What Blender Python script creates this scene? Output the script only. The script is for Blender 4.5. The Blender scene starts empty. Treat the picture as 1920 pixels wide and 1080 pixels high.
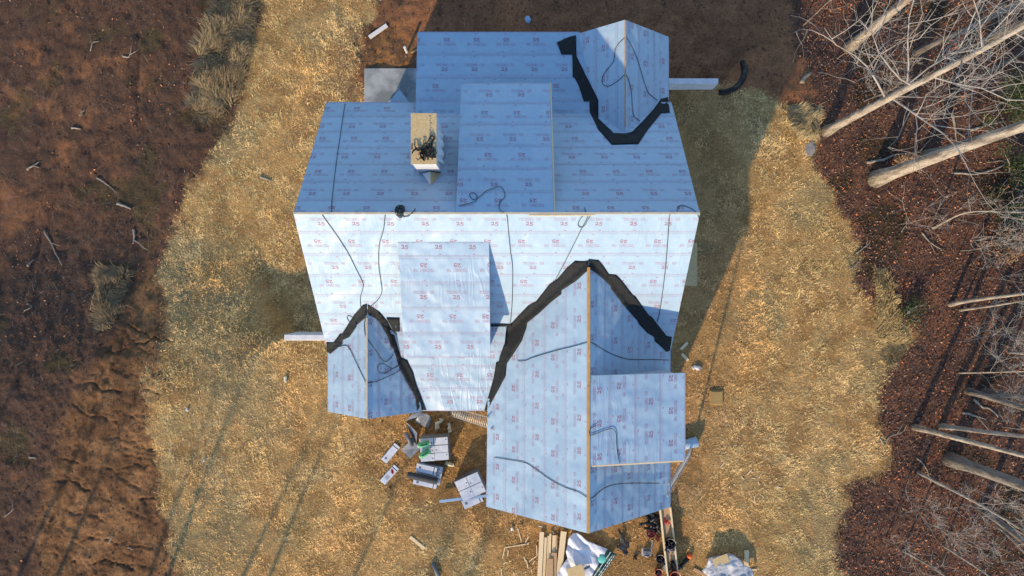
import bpy, bmesh, math, random
import numpy as np
from mathutils import Vector, Matrix
from mathutils.geometry import tessellate_polygon

random.seed(7); rng = np.random.default_rng(7)
R = math.radians
SC = bpy.context.scene
COL = SC.collection

# ------------------------------------------------------------------ camera
F, H = 1345.0, 33.6                      # focal length in photo pixels, camera height in metres
cd = bpy.data.cameras.new('camera'); cam = bpy.data.objects.new('camera', cd); COL.objects.link(cam)
cam.location = (0, 0, H); cam.rotation_euler = (0, 0, 0)
cd.sensor_width = 36; cd.lens = 36 * F / 1920; cd.clip_end = 6000; cd.clip_start = 0.5
SC.camera = cam
# ------------------------------------------------------------------ light
SUN_EL, SUN_AZ = 25.0, 24.0              # elevation; shadows fall towards +Y, this far towards +X
W = bpy.data.worlds.new('World'); SC.world = W; W.use_nodes = True
nt = W.node_tree; bg = nt.nodes['Background']
sky = nt.nodes.new('ShaderNodeTexSky'); sky.sky_type = 'NISHITA'; sky.sun_disc = False
sky.sun_elevation = R(SUN_EL); sky.sun_rotation = R(180 + SUN_AZ)
sky.air_density = 1.0; sky.dust_density = 0.2; sky.ozone_density = 2.8
nt.links.new(sky.outputs[0], bg.inputs[0]); bg.inputs[1].default_value = 0.15
sd = bpy.data.lights.new('sun', 'SUN'); sun = bpy.data.objects.new('sun', sd); COL.objects.link(sun)
sd.energy = 2.8; sd.angle = R(0.9); sd.color = (1.0, 0.75, 0.46)
sdir = Vector((math.sin(R(SUN_AZ)) * math.cos(R(SUN_EL)), math.cos(R(SUN_AZ)) * math.cos(R(SUN_EL)), -math.sin(R(SUN_EL))))
sun.rotation_euler = sdir.to_track_quat('-Z', 'Y').to_euler(); sun.location = (-20, -50, 60)
SC.view_settings.view_transform = 'Standard'; SC.view_settings.look = 'None'
SC.view_settings.exposure = 1.13; SC.view_settings.gamma = 1
SC.render.engine = 'CYCLES'

# ------------------------------------------------------------------ materials
def mat(name, col, rough=.8, col2=None, scale=8, detail=6, bump=0, bscale=40, spec=.3, attr=None, stretch=None, contrast=(.35, .65), metal=0, fine=None):
    m = bpy.data.materials.new(name); m.use_nodes = True
    n = m.node_tree.nodes; l = m.node_tree.links; b = n['Principled BSDF']
    b.inputs['Roughness'].default_value = rough; b.inputs['Specular IOR Level'].default_value = spec
    b.inputs['Metallic'].default_value = metal
    tc = n.new('ShaderNodeTexCoord'); vec = tc.outputs['Object']
    if stretch:
        mp = n.new('ShaderNodeMapping'); mp.inputs['Scale'].default_value = stretch; l.new(vec, mp.inputs[0]); vec = mp.outputs[0]
    src = None
    if attr:
        a = n.new('ShaderNodeAttribute'); a.attribute_name = attr; src = a.outputs['Color']
    if col2 is not None and src is None:
        ns = n.new('ShaderNodeTexNoise'); ns.inputs['Scale'].default_value = scale; ns.inputs['Detail'].default_value = detail; l.new(vec, ns.inputs['Vector'])
        r = n.new('ShaderNodeValToRGB'); r.color_ramp.elements[0].position, r.color_ramp.elements[1].position = contrast
        r.color_ramp.elements[0].color = (*col, 1); r.color_ramp.elements[1].color = (*col2, 1)
        l.new(ns.outputs['Fac'], r.inputs[0]); src = r.outputs[0]
    if fine:
        ns = n.new('ShaderNodeTexNoise'); ns.inputs['Scale'].default_value = fine[0]; ns.inputs['Detail'].default_value = 8; ns.inputs['Roughness'].default_value = .7; l.new(vec, ns.inputs['Vector'])
        mr = n.new('ShaderNodeMapRange'); mr.inputs[1].default_value = .3; mr.inputs[2].default_value = .7; mr.inputs[3].default_value = fine[1]; mr.inputs[4].default_value = fine[2]
        l.new(ns.outputs['Fac'], mr.inputs[0])
        mx = n.new('ShaderNodeMix'); mx.data_type = 'RGBA'; mx.blend_type = 'MULTIPLY'; mx.inputs[0].default_value = 1
        if src: l.new(src, mx.inputs[6])
        else: mx.inputs[6].default_value = (*col, 1)
        cc = n.new('ShaderNodeCombineColor')
        for i in range(3): l.new(mr.outputs[0], cc.inputs[i])
        l.new(cc.outputs[0], mx.inputs[7]); src = mx.outputs[2]
    if src: l.new(src, b.inputs['Base Color'])
    else: b.inputs['Base Color'].default_value = (*col, 1)
    if bump:
        ns = n.new('ShaderNodeTexNoise'); ns.inputs['Scale'].default_value = bscale; ns.inputs['Detail'].default_value = 5; l.new(vec, ns.inputs['Vector'])
        bp = n.new('ShaderNodeBump'); bp.inputs['Strength'].default_value = 1; bp.inputs['Distance'].default_value = bump
        l.new(ns.outputs['Fac'], bp.inputs['Height']); l.new(bp.outputs[0], b.inputs['Normal'])
    return m

def fabric(name, wrinkle, seedv):
    """pale woven roofing underlayment: soft bulges, diagonal creases, faint weave streaks"""
    m = bpy.data.materials.new(name); m.use_nodes = True
    n = m.node_tree.nodes; l = m.node_tree.links; b = n['Principled BSDF']
    b.inputs['Roughness'].default_value = .42; b.inputs['Specular IOR Level'].default_value = .35
    tc = n.new('ShaderNodeTexCoord'); oi = n.new('ShaderNodeObjectInfo')
    def noise(sc, stretch, rot=0, det=4, rough=.5, dist=0):
        mp = n.new('ShaderNodeMapping'); mp.inputs['Scale'].default_value = stretch; mp.inputs['Rotation'].default_value = (0, 0, rot); mp.inputs['Location'].default_value = (seedv, seedv * .7, 0)
        l.new(tc.outputs['Object'], mp.inputs[0])
        t = n.new('ShaderNodeTexNoise'); t.inputs['Scale'].default_value = sc; t.inputs['Detail'].default_value = det; t.inputs['Roughness'].default_value = rough; t.inputs['Distortion'].default_value = dist
        l.new(mp.outputs[0], t.inputs['Vector']); return t.outputs['Fac']
    def math_(op, a, bb):
        k = n.new('ShaderNodeMath'); k.operation = op
        for i, v in enumerate((a, bb)):
            if isinstance(v, (int, float)): k.inputs[i].default_value = v
            else: l.new(v, k.inputs[i])
        return k.outputs[0]
    soft = noise(.8, (1, 1, 1), 0, 2)
    crease = noise(1.6, (2.6, .5, 1), .75, 1.5, .45, .5)
    ridged = math_('POWER', math_('SUBTRACT', 1, math_('ABSOLUTE', math_('MULTIPLY', math_('SUBTRACT', crease, .5), 5), 0)), 3)
    area = math_('MULTIPLY', noise(.55, (1, 1, 1), 0, 1), 1)
    amask = n.new('ShaderNodeMapRange'); amask.inputs[1].default_value = .42; amask.inputs[2].default_value = .62; l.new(area, amask.inputs[0])
    rc = math_('MULTIPLY', ridged, amask.outputs[0])
    h = math_('ADD', math_('MULTIPLY', soft, .2), math_('MULTIPLY', rc, wrinkle))
    h = math_('ADD', h, math_('MULTIPLY', noise(30, (1, 1, 1)), .0015))
    bp = n.new('ShaderNodeBump'); bp.inputs['Strength'].default_value = .8; bp.inputs['Distance'].default_value = 1.0
    l.new(h, bp.inputs['Height']); l.new(bp.outputs[0], b.inputs['Normal'])
    st = noise(6, (1, 1, 1), 0, 6, .65)
    r = n.new('ShaderNodeValToRGB'); r.color_ramp.elements[0].position = .3; r.color_ramp.elements[1].position = .7
    r.color_ramp.elements[0].color = (.262, .37, .462, 1); r.color_ramp.elements[1].color = (.30, .405, .495, 1)
    l.new(st, r.inputs[0])
    hs = n.new('ShaderNodeHueSaturation'); l.new(r.outputs[0], hs.inputs['Color'])
    l.new(math_('ADD', .96, math_('MULTIPLY', oi.outputs['Random'], .08)), hs.inputs['Value'])
    l.new(hs.outputs[0], b.inputs['Base Color'])
    return m

M = {}
M['fab'] = fabric('underlayment', .006, 3.1); M['fabw'] = fabric('underlayment_wrinkled', .013, 11.7)
M['ink'] = mat('print_crimson', (.31, .10, .16), .5); M['ink2'] = mat('print_pink', (.32, .235, .32), .5)
M['felt'] = mat('black_felt', (.008, .010, .011), .8, (.014, .0165, .018), 9, fine=(60, .7, 1.3), bump=.01, bscale=7)
M['osb'] = mat('osb_panel', (.40, .29, .13), .7, (.52, .40, .21), 22, fine=(50, .8, 1.15))
M['wood'] = mat('sawn_lumber', (.60, .46, .26), .65, (.70, .57, .37), 5, stretch=(9, .8, 9), fine=(20, .82, 1.12))
M['wood2'] = mat('sawn_lumber_brown', (.36, .22, .11), .7, (.46, .31, .17), 5, stretch=(9, .8, 9), fine=(20, .8, 1.15))
M['ridgewood'] = mat('ridge_wood', (.42, .21, .045), .6, (.5, .28, .07), 5)
M['paleridge'] = mat('pale_ridge_wood', (.40, .35, .25), .7, (.48, .42, .31), 5)
M['wrap'] = mat('house_wrap', (.46, .48, .50), .5, (.54, .56, .58), 3, bump=.01, bscale=5)
M['conc'] = mat('concrete', (.15, .17, .17), .85, (.31, .33, .33), 1.1, 8, fine=(25, .8, 1.15), contrast=(.4, .62))
M['concw'] = mat('pale_concrete', (.50, .51, .53), .8, (.60, .61, .62), 4, fine=(25, .85, 1.1))
M['rope'] = mat('dark_rope', (.02, .035, .035), .6)
M['alu'] = mat('aluminium', (.5, .48, .45), .45, metal=.5)
M['white'] = mat('white_plastic', (.48, .51, .56), .55, (.56, .58, .62), 3)
M['whitepaint'] = mat('white_pvc', (.55, .54, .51), .5)
M['shing'] = mat('bundle_wrap', (.42, .46, .52), .5, (.52, .55, .6), 4, bump=.01, bscale=7)
M['shingside'] = mat('shingle_edges', (.10, .11, .12), .9, (.2, .21, .22), 30, stretch=(1, 1, 8))
M['black'] = mat('black_plastic', (.012, .012, .014), .5)
M['char'] = mat('charcoal_felt_roll', (.03, .032, .035), .8, (.06, .06, .065), 20)
M['green'] = mat('green_wrap', (.03, .22, .08), .4, (.10, .42, .18), 12)
M['dgreen'] = mat('dark_green_print', (.012, .06, .05), .4)
M['teal'] = mat('teal_print', (.10, .42, .36), .4)
M['red'] = mat('red_plastic', (.42, .03, .04), .5)
M['maroon'] = mat('maroon_hose', (.13, .012, .025), .55)
M['orange'] = mat('orange_plastic', (.65, .11, .02), .45)
M['foam'] = mat('scrap_foam', (.42, .39, .26), .8, (.54, .51, .38), 8)
M['grey'] = mat('grey_sheet', (.17, .19, .22), .4, (.26, .28, .31), 5)
M['dgrey'] = mat('dark_grey_metal', (.09, .1, .12), .4, (.14, .15, .17), 6)
M['tarp'] = mat('clear_tarp', (.26, .28, .31), .45, (.42, .43, .44), 3, bump=.02, bscale=4)
M['blue'] = mat('pale_blue_plastic', (.22, .33, .48), .4)
M['bark'] = mat('pale_bark', (.17, .14, .11), .9, (.42, .365, .29), 2.2, detail=9, stretch=(2.2, 2.2, .45), bump=.05, bscale=9, contrast=(.33, .56), fine=(14, .7, 1.2))
M['barkd'] = mat('grey_bark', (.09, .078, .065), .9, (.25, .22, .185), 2.6, detail=9, stretch=(2.2, 2.2, .45), bump=.05, bscale=9, contrast=(.33, .58), fine=(14, .7, 1.2))
M['twig'] = mat('twig_bark', (.24, .215, .185), .9, (.38, .345, .30), 3)
M['stick'] = mat('dead_stick', (.18, .15, .115), .9, (.30, .26, .205), 5)
M['leafc'] = mat('leaf_colours', (1, 1, 1), .75, attr='Col')
M['straw'] = mat('dry_grass', (1, 1, 1), .8, attr='Col', spec=.15)
M['ground'] = mat('soil', (1, 1, 1), .95, attr='Col', fine=(9, .62, 1.38), bump=.05, bscale=18, spec=.1)
M['stone'] = mat('pale_stone', (.16, .15, .14), .9, (.25, .24, .22), 6)

# ------------------------------------------------------------------ object helpers
def tag(o, label=None, cat=None, group=None, kind=None):
    if label: o['label'] = label
    if cat: o['category'] = cat
    if group: o['group'] = group
    if kind: o['kind'] = kind
    return o
def empty(name, loc=(0, 0, 0), rz=0):
    o = bpy.data.objects.new(name, None); COL.objects.link(o); o.location = loc; o.rotation_euler = (0, 0, rz); o.empty_display_size = .2
    return o
class MB:
    def __init__(s): s.v = []; s.f = []; s.m = []; s.sm = []
    def add(s, vs, fs, mi=0, smooth=False):
        b = len(s.v); s.v += [tuple(p) for p in vs]
        for f in fs: s.f.append([b + i for i in f]); s.m.append(mi); s.sm.append(smooth)
        return s
    def box(s, c, size, rz=0, mi=0, rx=0, ry=0):
        mt = Matrix.Translation(Vector(c)) @ Matrix.Rotation(rz, 4, 'Z') @ Matrix.Rotation(ry, 4, 'Y') @ Matrix.Rotation(rx, 4, 'X')
        hx, hy, hz = (k / 2 for k in size); bv = min(hx, hy, hz) * .18
        vs = []
        for z, k in ((-hz, bv), (-hz + bv, 0), (hz - bv, 0), (hz, bv)):
            for x, y in ((-hx + k, -hy + k), (hx - k, -hy + k), (hx - k, hy - k), (-hx + k, hy - k)): vs.append(mt @ Vector((x, y, z)))
        fs = [(3, 2, 1, 0), (12, 13, 14, 15)]
        for r in range(3):
            for i in range(4): fs.append((r * 4 + i, r * 4 + (i + 1) % 4, r * 4 + 4 + (i + 1) % 4, r * 4 + 4 + i))
        return s.add(vs, fs, mi)
    def tube(s, pts, rad, n=6, mi=0, cap=True, smooth=True):
        pts = [Vector(p) for p in pts]
        if not hasattr(rad, '__len__'): rad = [rad] * len(pts)
        vs = []; N = None
        for i, p in enumerate(pts):
            t = (pts[min(i + 1, len(pts) - 1)] - pts[max(i - 1, 0)])
            t = t.normalized() if t.length > 1e-9 else Vector((0, 0, 1))
            if N is None:
                N = t.orthogonal().normalized()
            else:
                N = (N - t * N.dot(t)); N = N.normalized() if N.length > 1e-6 else t.orthogonal().normalized()
            B = t.cross(N)
            for k in range(n):
                a = 2 * math.pi * k / n; vs.append(p + (N * math.cos(a) + B * math.sin(a)) * rad[i])
        fs = []
        for i in range(len(pts) - 1):
            for k in range(n): fs.append((i * n + k, i * n + (k + 1) % n, (i + 1) * n + (k + 1) % n, (i + 1) * n + k))
        if cap: fs.append(tuple(range(n))[::-1]); fs.append(tuple((len(pts) - 1) * n + k for k in range(n)))
        return s.add(vs, fs, mi, smooth)
    def lathe(s, c, prof, n=20, mi=0, smooth=True, rx=0, ry=0, rz=0):
        mt = Matrix.Translation(Vector(c)) @ Matrix.Rotation(rz, 4, 'Z') @ Matrix.Rotation(ry, 4, 'Y') @ Matrix.Rotation(rx, 4, 'X')
        vs = [mt @ Vector((r * math.cos(2 * math.pi * k / n), r * math.sin(2 * math.pi * k / n), z)) for r, z in prof for k in range(n)]
        fs = [(i * n + k, i * n + (k + 1) % n, (i + 1) * n + (k + 1) % n, (i + 1) * n + k) for i in range(len(prof) - 1) for k in range(n)]
        return s.add(vs, fs, mi, smooth)
    def prism(s, poly, a, b, axis, mi=0):
        """extrude a polygon of 2-D points between a and b along axis 'x' 'y' or 'z'"""
        def P(p, t): return {'x': (t, p[0], p[1]), 'y': (p[0], t, p[1]), 'z': (p[0], p[1], t)}[axis]
        n = len(poly); vs = [P(p, a) for p in poly] + [P(p, b) for p in poly]
        fs = [tuple(range(n))[::-1], tuple(range(n, 2 * n))] + [(i, (i + 1) % n, n + (i + 1) % n, n + i) for i in range(n)]
        return s.add(vs, fs, mi)
    def build(s, name, mats, parent=None, loc=None):
        me = bpy.data.meshes.new(name); me.from_pydata(s.v, [], s.f)
        for m in (mats if isinstance(mats, (list, tuple)) else [mats]): me.materials.append(m)
        me.polygons.foreach_set('material_index', s.m); me.polygons.foreach_set('use_smooth', s.sm)
        me.validate(); me.update()
        bm = bmesh.new(); bm.from_mesh(me); bmesh.ops.recalc_face_normals(bm, faces=bm.faces); bm.to_mesh(me); bm.free()
        o = bpy.data.objects.new(name, me); COL.objects.link(o)
        if parent: o.parent = parent
        if loc is not None: o.location = loc
        return o
def bigmesh(name, verts, faces, cols, material, kind=None, smooth=False):
    """numpy arrays -> one mesh; faces (n,k); cols per vertex"""
    me = bpy.data.meshes.new(name); nv = len(verts); nf, k = faces.shape
    me.vertices.add(nv); me.vertices.foreach_set('co', verts.astype(np.float32).ravel())
    me.loops.add(nf * k); me.loops.foreach_set('vertex_index', faces.astype(np.int32).ravel())
    me.polygons.add(nf); me.polygons.foreach_set('loop_start', np.arange(0, nf * k, k, dtype=np.int32))
    me.polygons.foreach_set('loop_total', np.full(nf, k, dtype=np.int32))
    if smooth: me.polygons.foreach_set('use_smooth', np.ones(nf, dtype=bool))
    me.update(calc_edges=True)
    if cols is not None:
        a = me.color_attributes.new('Col', 'FLOAT_COLOR', 'POINT')
        a.data.foreach_set('color', np.concatenate([cols, np.ones((nv, 1))], 1).astype(np.float32).ravel())
    me.materials.append(material)
    o = bpy.data.objects.new(name, me); COL.objects.link(o)
    if kind: o['kind'] = kind
    return o

# ------------------------------------------------------------------ noise in numpy
_tab = rng.random((256, 256))
def vnoise(x, y):
    xi = np.floor(x).astype(int); yi = np.floor(y).astype(int); fx = x - xi; fy = y - yi
    fx = fx * fx * (3 - 2 * fx); fy = fy * fy * (3 - 2 * fy)
    g = lambda a, b: _tab[a & 255, b & 255]
    return (g(xi, yi) * (1 - fx) + g(xi + 1, yi) * fx) * (1 - fy) + (g(xi, yi + 1) * (1 - fx) + g(xi + 1, yi + 1) * fx) * fy
def fbm(x, y, o=4, ox=0.0):
    s = 0; a = .5; t = 0
    for i in range(o):
        s = s + a * vnoise(x * 2 ** i + 17.3 * i + ox, y * 2 ** i + 9.1 * i + ox * 1.7); t += a; a *= .55
    return s / t
def sstep(a, b, x): t = np.clip((x - a) / (b - a), 0, 1); return t * t * (3 - 2 * t)
def poly_sd(px, py, poly):
    """signed distance to a polygon (positive inside)"""
    p = np.array(poly, float); d = np.full(px.shape, 1e9); ins = np.zeros(px.shape, bool)
    for i in range(len(p)):
        ax, ay = p[i]; bx, by = p[(i + 1) % len(p)]
        ex, ey = bx - ax, by - ay; t = np.clip(((px - ax) * ex + (py - ay) * ey) / (ex * ex + ey * ey + 1e-9), 0, 1)
        d = np.minimum(d, np.hypot(px - ax - t * ex, py - ay - t * ey))
        if ay != by:
            c = ((ay > py) != (by > py)) & (px < (bx - ax) * (py - ay) / (by - ay) + ax); ins ^= c
    return np.where(ins, d, -d)

# ------------------------------------------------------------------ terrain
DROP = 2.2
def base_z(x, y):
    x = np.asarray(x, float); y = np.asarray(y, float)
    # the yard steps down to the rear: sharply behind the left retaining wall, as a bank farther out
    far = sstep(-10.6, -13.5, x)
    left = sstep(-2.32 - 3.2 * far, -2.18 + 5.5 * far, y)
    rfar = sstep(9.6, 13, x)
    right = sstep(9.45 - 1.5 * rfar, 9.75 + 4 * rfar, y)
    side = sstep(-1.0, 1.0, x)
    z = -DROP * (left * (1 - side) + right * side * .55 + 0 * x)
    z = z - .13 * np.maximum(0, -16.3 - x) ** 1.0 * sstep(60, 25, -x) - .13 * 13 * sstep(25, 60, -x) * 0
    z = z + .10 * (fbm(x / 3.1, y / 3.1, 3) - .5) * sstep(7.5, 10, np.hypot(x, y * .9))
    return z
def ground_hit(px, py, up=0.0):
    z = 0.0
    for _ in range(12):
        k = (H - z - up) / F; x = (px - 960) * k; y = (540 - py) * k; z = float(base_z(x, y))
    return Vector((x, y, z + up))
def at(px, py, z):
    k = (H - z) / F; return Vector(((px - 960) * k, (540 - py) * k, z))

GRASS = [(560, -500), (500, -40), (478, 60), (470, 150), (448, 225), (398, 300), (352, 372), (322, 430), (292, 505), (303, 570), (300, 640), (290, 720), (282, 820), (300, 900), (320, 1000), (332, 1120), (320, 1700),
         (1560, 1700), (1572, 1120), (1578, 960), (1592, 900), (1655, 880), (1650, 760), (1662, 700), (1700, 645), (1640, 565), (1612, 520), (1598, 440), (1560, 350), (1532, 290), (1528, 220), (1470, 200), (1400, 182), (1330, 172), (1245, 178), (1100, 300), (800, 300), (690, 215), (668, 120), (680, 60), (720, -40), (800, -500)]
WOODS = [(1440, -900), (1480, -60), (1500, 60), (1512, 140), (1530, 220), (1535, 300), (1560, 350), (1600, 440), (1612, 520), (1642, 560), (1700, 645), (1664, 700), (1650, 760), (1655, 880), (1600, 905), (1585, 960), (1575, 1140), (1560, 1900), (9000, 1900), (9000, -900)]
CLAY = [(40, 1600), (60, 1150), (110, 850), (165, 720), (215, 630), (245, 560), (300, 520), (310, 620), (292, 720), (285, 820), (302, 900), (322, 1000), (335, 1150), (320, 1600)]
FRONTDIRT = [(700, 770), (760, 760), (1290, 770), (1300, 940), (1290, 1100), (1000, 1100), (900, 1010), (820, 960), (740, 940), (690, 860)]

def terrain_fields(x, y, z):
    k = F / (H - z); px = 960 + x * k; py = 540 - y * k
    wx = (fbm(x * .5, y * .5, 5, 3) - .5) * 75 + (fbm(x * 3, y * 3, 3, 30) - .5) * 26; wy = (fbm(x * .5, y * .5, 5, 8) - .5) * 75 + (fbm(x * 3, y * 3, 3, 38) - .5) * 26
    return px, py, px + wx, py + wy
def masks(x, y, z):
    px, py, qx, qy = terrain_fields(x, y, z)
    g = sstep(-14, 12, poly_sd(qx, qy, GRASS)); w = sstep(-12, 12, poly_sd(qx, qy, WOODS)); c = sstep(-25, 12, poly_sd(qx, qy, CLAY))
    d = sstep(-40, 40, poly_sd(qx, qy, FRONTDIRT))
    return px, py, g, w, c, d

def axis(lo, hi, step, far):
    a = list(np.arange(lo, hi + 1e-6, step)); s = step; p = a[-1]; out = []
    while p < far: s *= 1.2; p += s; out.append(p)
    s = step; p = a[0]; pre = []
    while p > -far: s *= 1.2; p -= s; pre.append(p)
    return np.array(pre[::-1] + a + out)
ax_x = axis(-26.5, 25.5, .1, 2500); ax_y = axis(-14.6, 15.2, .1, 2500)
ax_x = np.concatenate([ax_x[ax_x < -24.5], np.arange(-24.5, -15.5, .055), ax_x[ax_x >= -15.5]]); ax_y = np.concatenate([ax_y[ax_y < -14.3], np.arange(-14.3, -.8, .055), ax_y[ax_y >= -.8]])
GX, GY = np.meshgrid(ax_x, ax_y); GZ = base_z(GX, GY)
PX, PY, mg, mw, mc, md = masks(GX, GY, GZ)
near = sstep(60, 30, np.hypot(GX, GY))
# erosion rills on the clay bank, and clods on the bare soil
bare = np.clip(1 - mg - mw, 0, 1)
rill = np.zeros_like(GX)
_t1 = np.linspace(-400, 2400, 5600)
def fb1(P, sc, off, o): return np.interp(P, _t1, fbm(_t1 / sc, _t1 * 0 + off, o))
for k in range(46):
    y0 = 590 + k * 11.5 + rng.uniform(-9, 9); amp = rng.uniform(.25, .6) + (.55 if k % 6 == 0 else 0); xs = rng.uniform(90, 290); hw = rng.uniform(25, 80) + (70 if k % 6 == 0 else 0)
    line = y0 + rng.uniform(-.05, .42) * (PX - 210) + 60 * (fb1(PX, 70, k * 3.7, 6) - .5) + 7 * (fb1(PX, 7, k * 1.3, 3) - .5)
    seg = sstep(hw + 20, hw - 10, np.abs(PX - xs)) * sstep(.30, .5, fb1(PX, 26, k * 5.1 + 40, 3))
    rill += amp * seg * np.exp(-((PY - line) / rng.uniform(1.3, 2.4)) ** 2)
rill *= sstep(.35, .8, mc) * sstep(60, 130, PX)
for x0, x1, ya, yb in ((868, 858, 0, 75), (830, 824, 0, 70), (690, 700, 0, 60), (980, 965, 10, 60), (702, 706, 60, 130)):   # run-off gullies behind the house
    line = x0 + (x1 - x0) * (PY - ya) / (yb - ya) + 14 * (fb1(PY, 14, x0, 4) - .5)
    rill += .8 * np.exp(-((PX - line) / 3.2) ** 2) * sstep(ya - 30, ya, PY) * sstep(yb + 15, yb, PY) * (1 - mg)
for xa, ya, xb, yb in ((0, 290, 95, 20), (-20, 235, 60, 10), (60, 300, 130, 60), (110, 1000, 240, 610), (60, 1080, 215, 640), (255, 230, 262, 30), (20, 620, 120, 330), (385, 420, 330, 640)):   # long wheel ruts
    t_ = np.clip((PY - ya) / (yb - ya), -.1, 1.1); line = xa + (xb - xa) * t_ + 16 * (fb1(PY, 40, xa, 3) - .5)
    rill += .75 * np.exp(-((PX - line) / 4.5) ** 2) * sstep(-.08, .06, t_) * sstep(1.08, .94, t_) * (1 - mg)
GZ = GZ - .10 * np.clip(rill, 0, 1.2) * near
GZ += near * ((.14 * bare + .05 * mw + .04 * mg) * (fbm(GX * 1.9, GY * 1.9, 6, 5) - .5) * 2 + .06 * mg * (fbm(GX * .8, GY * .8, 2, 55) - .5))
tr = np.zeros_like(GX)                                   # wheel ruts in the front yard
for a, b, s in ((-.55, 1290, 1), (-.55, 1330, 1), (.35, 460, 1), (.35, 505, 1)):
    d = (PX - (b + a * (PY - 800) * .3)); tr += np.exp(-(d / 7) ** 2) * sstep(690, 760, PY) * (.5 + .5 * np.sin(PY * .9))
GZ -= .0 * tr * near
n1 = fbm(GX * .35, GY * .35, 4, 12)[..., None]; n2 = fbm(GX * 1.3, GY * 1.3, 5, 21)[..., None]; n3 = fbm(GX * 4.5, GY * 4.5, 4, 33)[..., None]
L = lambda c: np.array(c)[None, None, :]
def mix(a, b, t): return a * (1 - t) + b * t
dirt = mix(L((.072, .042, .028)), L((.165, .080, .040)), sstep(.48, .72, n1 * .5 + n2 * .5))
dirt = mix(dirt, L((.070, .045, .032)), sstep(.50, .68, fbm(GX * .8, GY * .8, 4, 70)[..., None]) * .5)
dirt = mix(dirt, L((.045, .045, .018)), sstep(.62, .72, fbm(GX * .5, GY * .5, 3, 91)[..., None]) * .5)
rear = (sstep(700, 790, PX) * sstep(260, 180, PY))[..., None]
dirt = mix(dirt, L((.23, .105, .050)) * (.7 + .6 * n2), rear * .9)
clay = mix(L((.12, .062, .029)), L((.20, .105, .047)), sstep(.35, .65, n2)); clay = mix(clay, L((.07, .036, .018)), np.clip(rill, 0, 1)[..., None] * .6)  # rills also darkened in the colour, painting in the shade of the cracks
straw = mix(L((.25, .145, .055)), L((.36, .22, .085)), sstep(.35, .65, n2)); straw = mix(straw, L((.20, .165, .085)), sstep(.5, .66, n1) * .6)
fd = mix(L((.20, .11, .04)), L((.36, .18, .06)), sstep(.45, .7, n2 * .6 + n3 * .4))
lit = mix(L((.085, .048, .034)), L((.15, .072, .042)), sstep(.35, .65, n2)); lit = mix(lit, L((.025, .026, .011)), sstep(.60, .7, n1) * .7)
col = mix(dirt, clay, mc[..., None]); col = mix(col, lit, mw[..., None]); col = mix(col, mix(straw, fd, md[..., None] * .75), mg[..., None])
halo = sstep(-70, 0, poly_sd(PX + 30 * (n2[..., 0] - .5), PY, [(660, 100), (790, 100), (790, 200), (665, 200)]))[..., None]   # raw orange fill round the pad
col = mix(col, mix(L((.30, .14, .05)), L((.12, .07, .04)), sstep(.4, .6, n3)), halo * .75)
col = col * (.82 + .36 * n3)
ny, nx = GX.shape; idx = np.arange(nx * ny).reshape(ny, nx)
q = np.stack([idx[:-1, :-1], idx[:-1, 1:], idx[1:, 1:], idx[1:, :-1]], -1).reshape(-1, 4)
terr = bigmesh('ground', np.stack([GX, GY, GZ], -1).reshape(-1, 3), q, col.reshape(-1, 3), M['ground'], 'structure', True)
from bisect import bisect
def gz(x, y):
    i = min(max(bisect(ax_x, x) - 1, 0), nx - 2); j = min(max(bisect(ax_y, y) - 1, 0), ny - 2)
    fx = (x - ax_x[i]) / (ax_x[i + 1] - ax_x[i]); fy = (y - ax_y[j]) / (ax_y[j + 1] - ax_y[j])
    return float((GZ[j, i] * (1 - fx) + GZ[j, i + 1] * fx) * (1 - fy) + (GZ[j + 1, i] * (1 - fx) + GZ[j + 1, i + 1] * fx) * fy)
def gzv(x, y):
    i = np.clip(np.searchsorted(ax_x, x) - 1, 0, nx - 2); j = np.clip(np.searchsorted(ax_y, y) - 1, 0, ny - 2)
    fx = (x - ax_x[i]) / (ax_x[i + 1] - ax_x[i]); fy = (y - ax_y[j]) / (ax_y[j + 1] - ax_y[j])
    return (GZ[j, i] * (1 - fx) + GZ[j, i + 1] * fx) * (1 - fy) + (GZ[j + 1, i] * (1 - fx) + GZ[j + 1, i + 1] * fx) * fy
def G(px, py, up=0.0):
    z = 0.0
    for _ in range(12):
        k = (H - z - up) / F; x = (px - 960) * k; y = (540 - py) * k; z = gz(x, y)
    return Vector((x, y, z + up))

# ------------------------------------------------------------------ house: roof faces as planes over plan polygons
ZR, YR, ME = 10.0, 2.456, .889            # main ridge height, its Y, main pitch
faces = {}                                # name -> dict(poly, plane(a,bx,by), o origin, tu, tv (text right / up in plan), down)
def face(name, poly, p0, grad, tu, tv, wrinkled=False, rows=None):
    gx, gy = grad
    faces[name] = dict(poly=[Vector(p) for p in poly], z=lambda x, y, p0=p0, gx=gx, gy=gy: p0[2] + gx * (x - p0[0]) + gy * (y - p0[1]), g=(gx, gy), p0=p0, tu=tu, tv=tv, wr=wrinkled)
XL, XR = -7.19, 6.18
YB, YFm = 7.2, -2.38
face('main_front', [(XL, YFm), (XR, YFm), (XR, YR), (XL, YR)], (0, YR, ZR), (0, ME), (1, 0), (0, 1))
face('main_back', [(XL, YR), (XR, YR), (XR, YB), (XL, YB)], (0, YR, ZR), (0, -ME), (1, 0), (0, 1))
face('rear_low', [(-3.68, 6.5), (3.4, 6.5), (2.62, 9.97), (-3.68, 9.97)], (0, 6.64, 6.29), (0, -.187), (1, 0), (0, 1))
face('rear_dormer', [(-1.84, 2.48), (1.37, 2.48), (1.37, 7.45), (-1.84, 7.45)], (0, YR, 10.03), (0, -.50), (1, 0), (0, 1), True)
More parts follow.
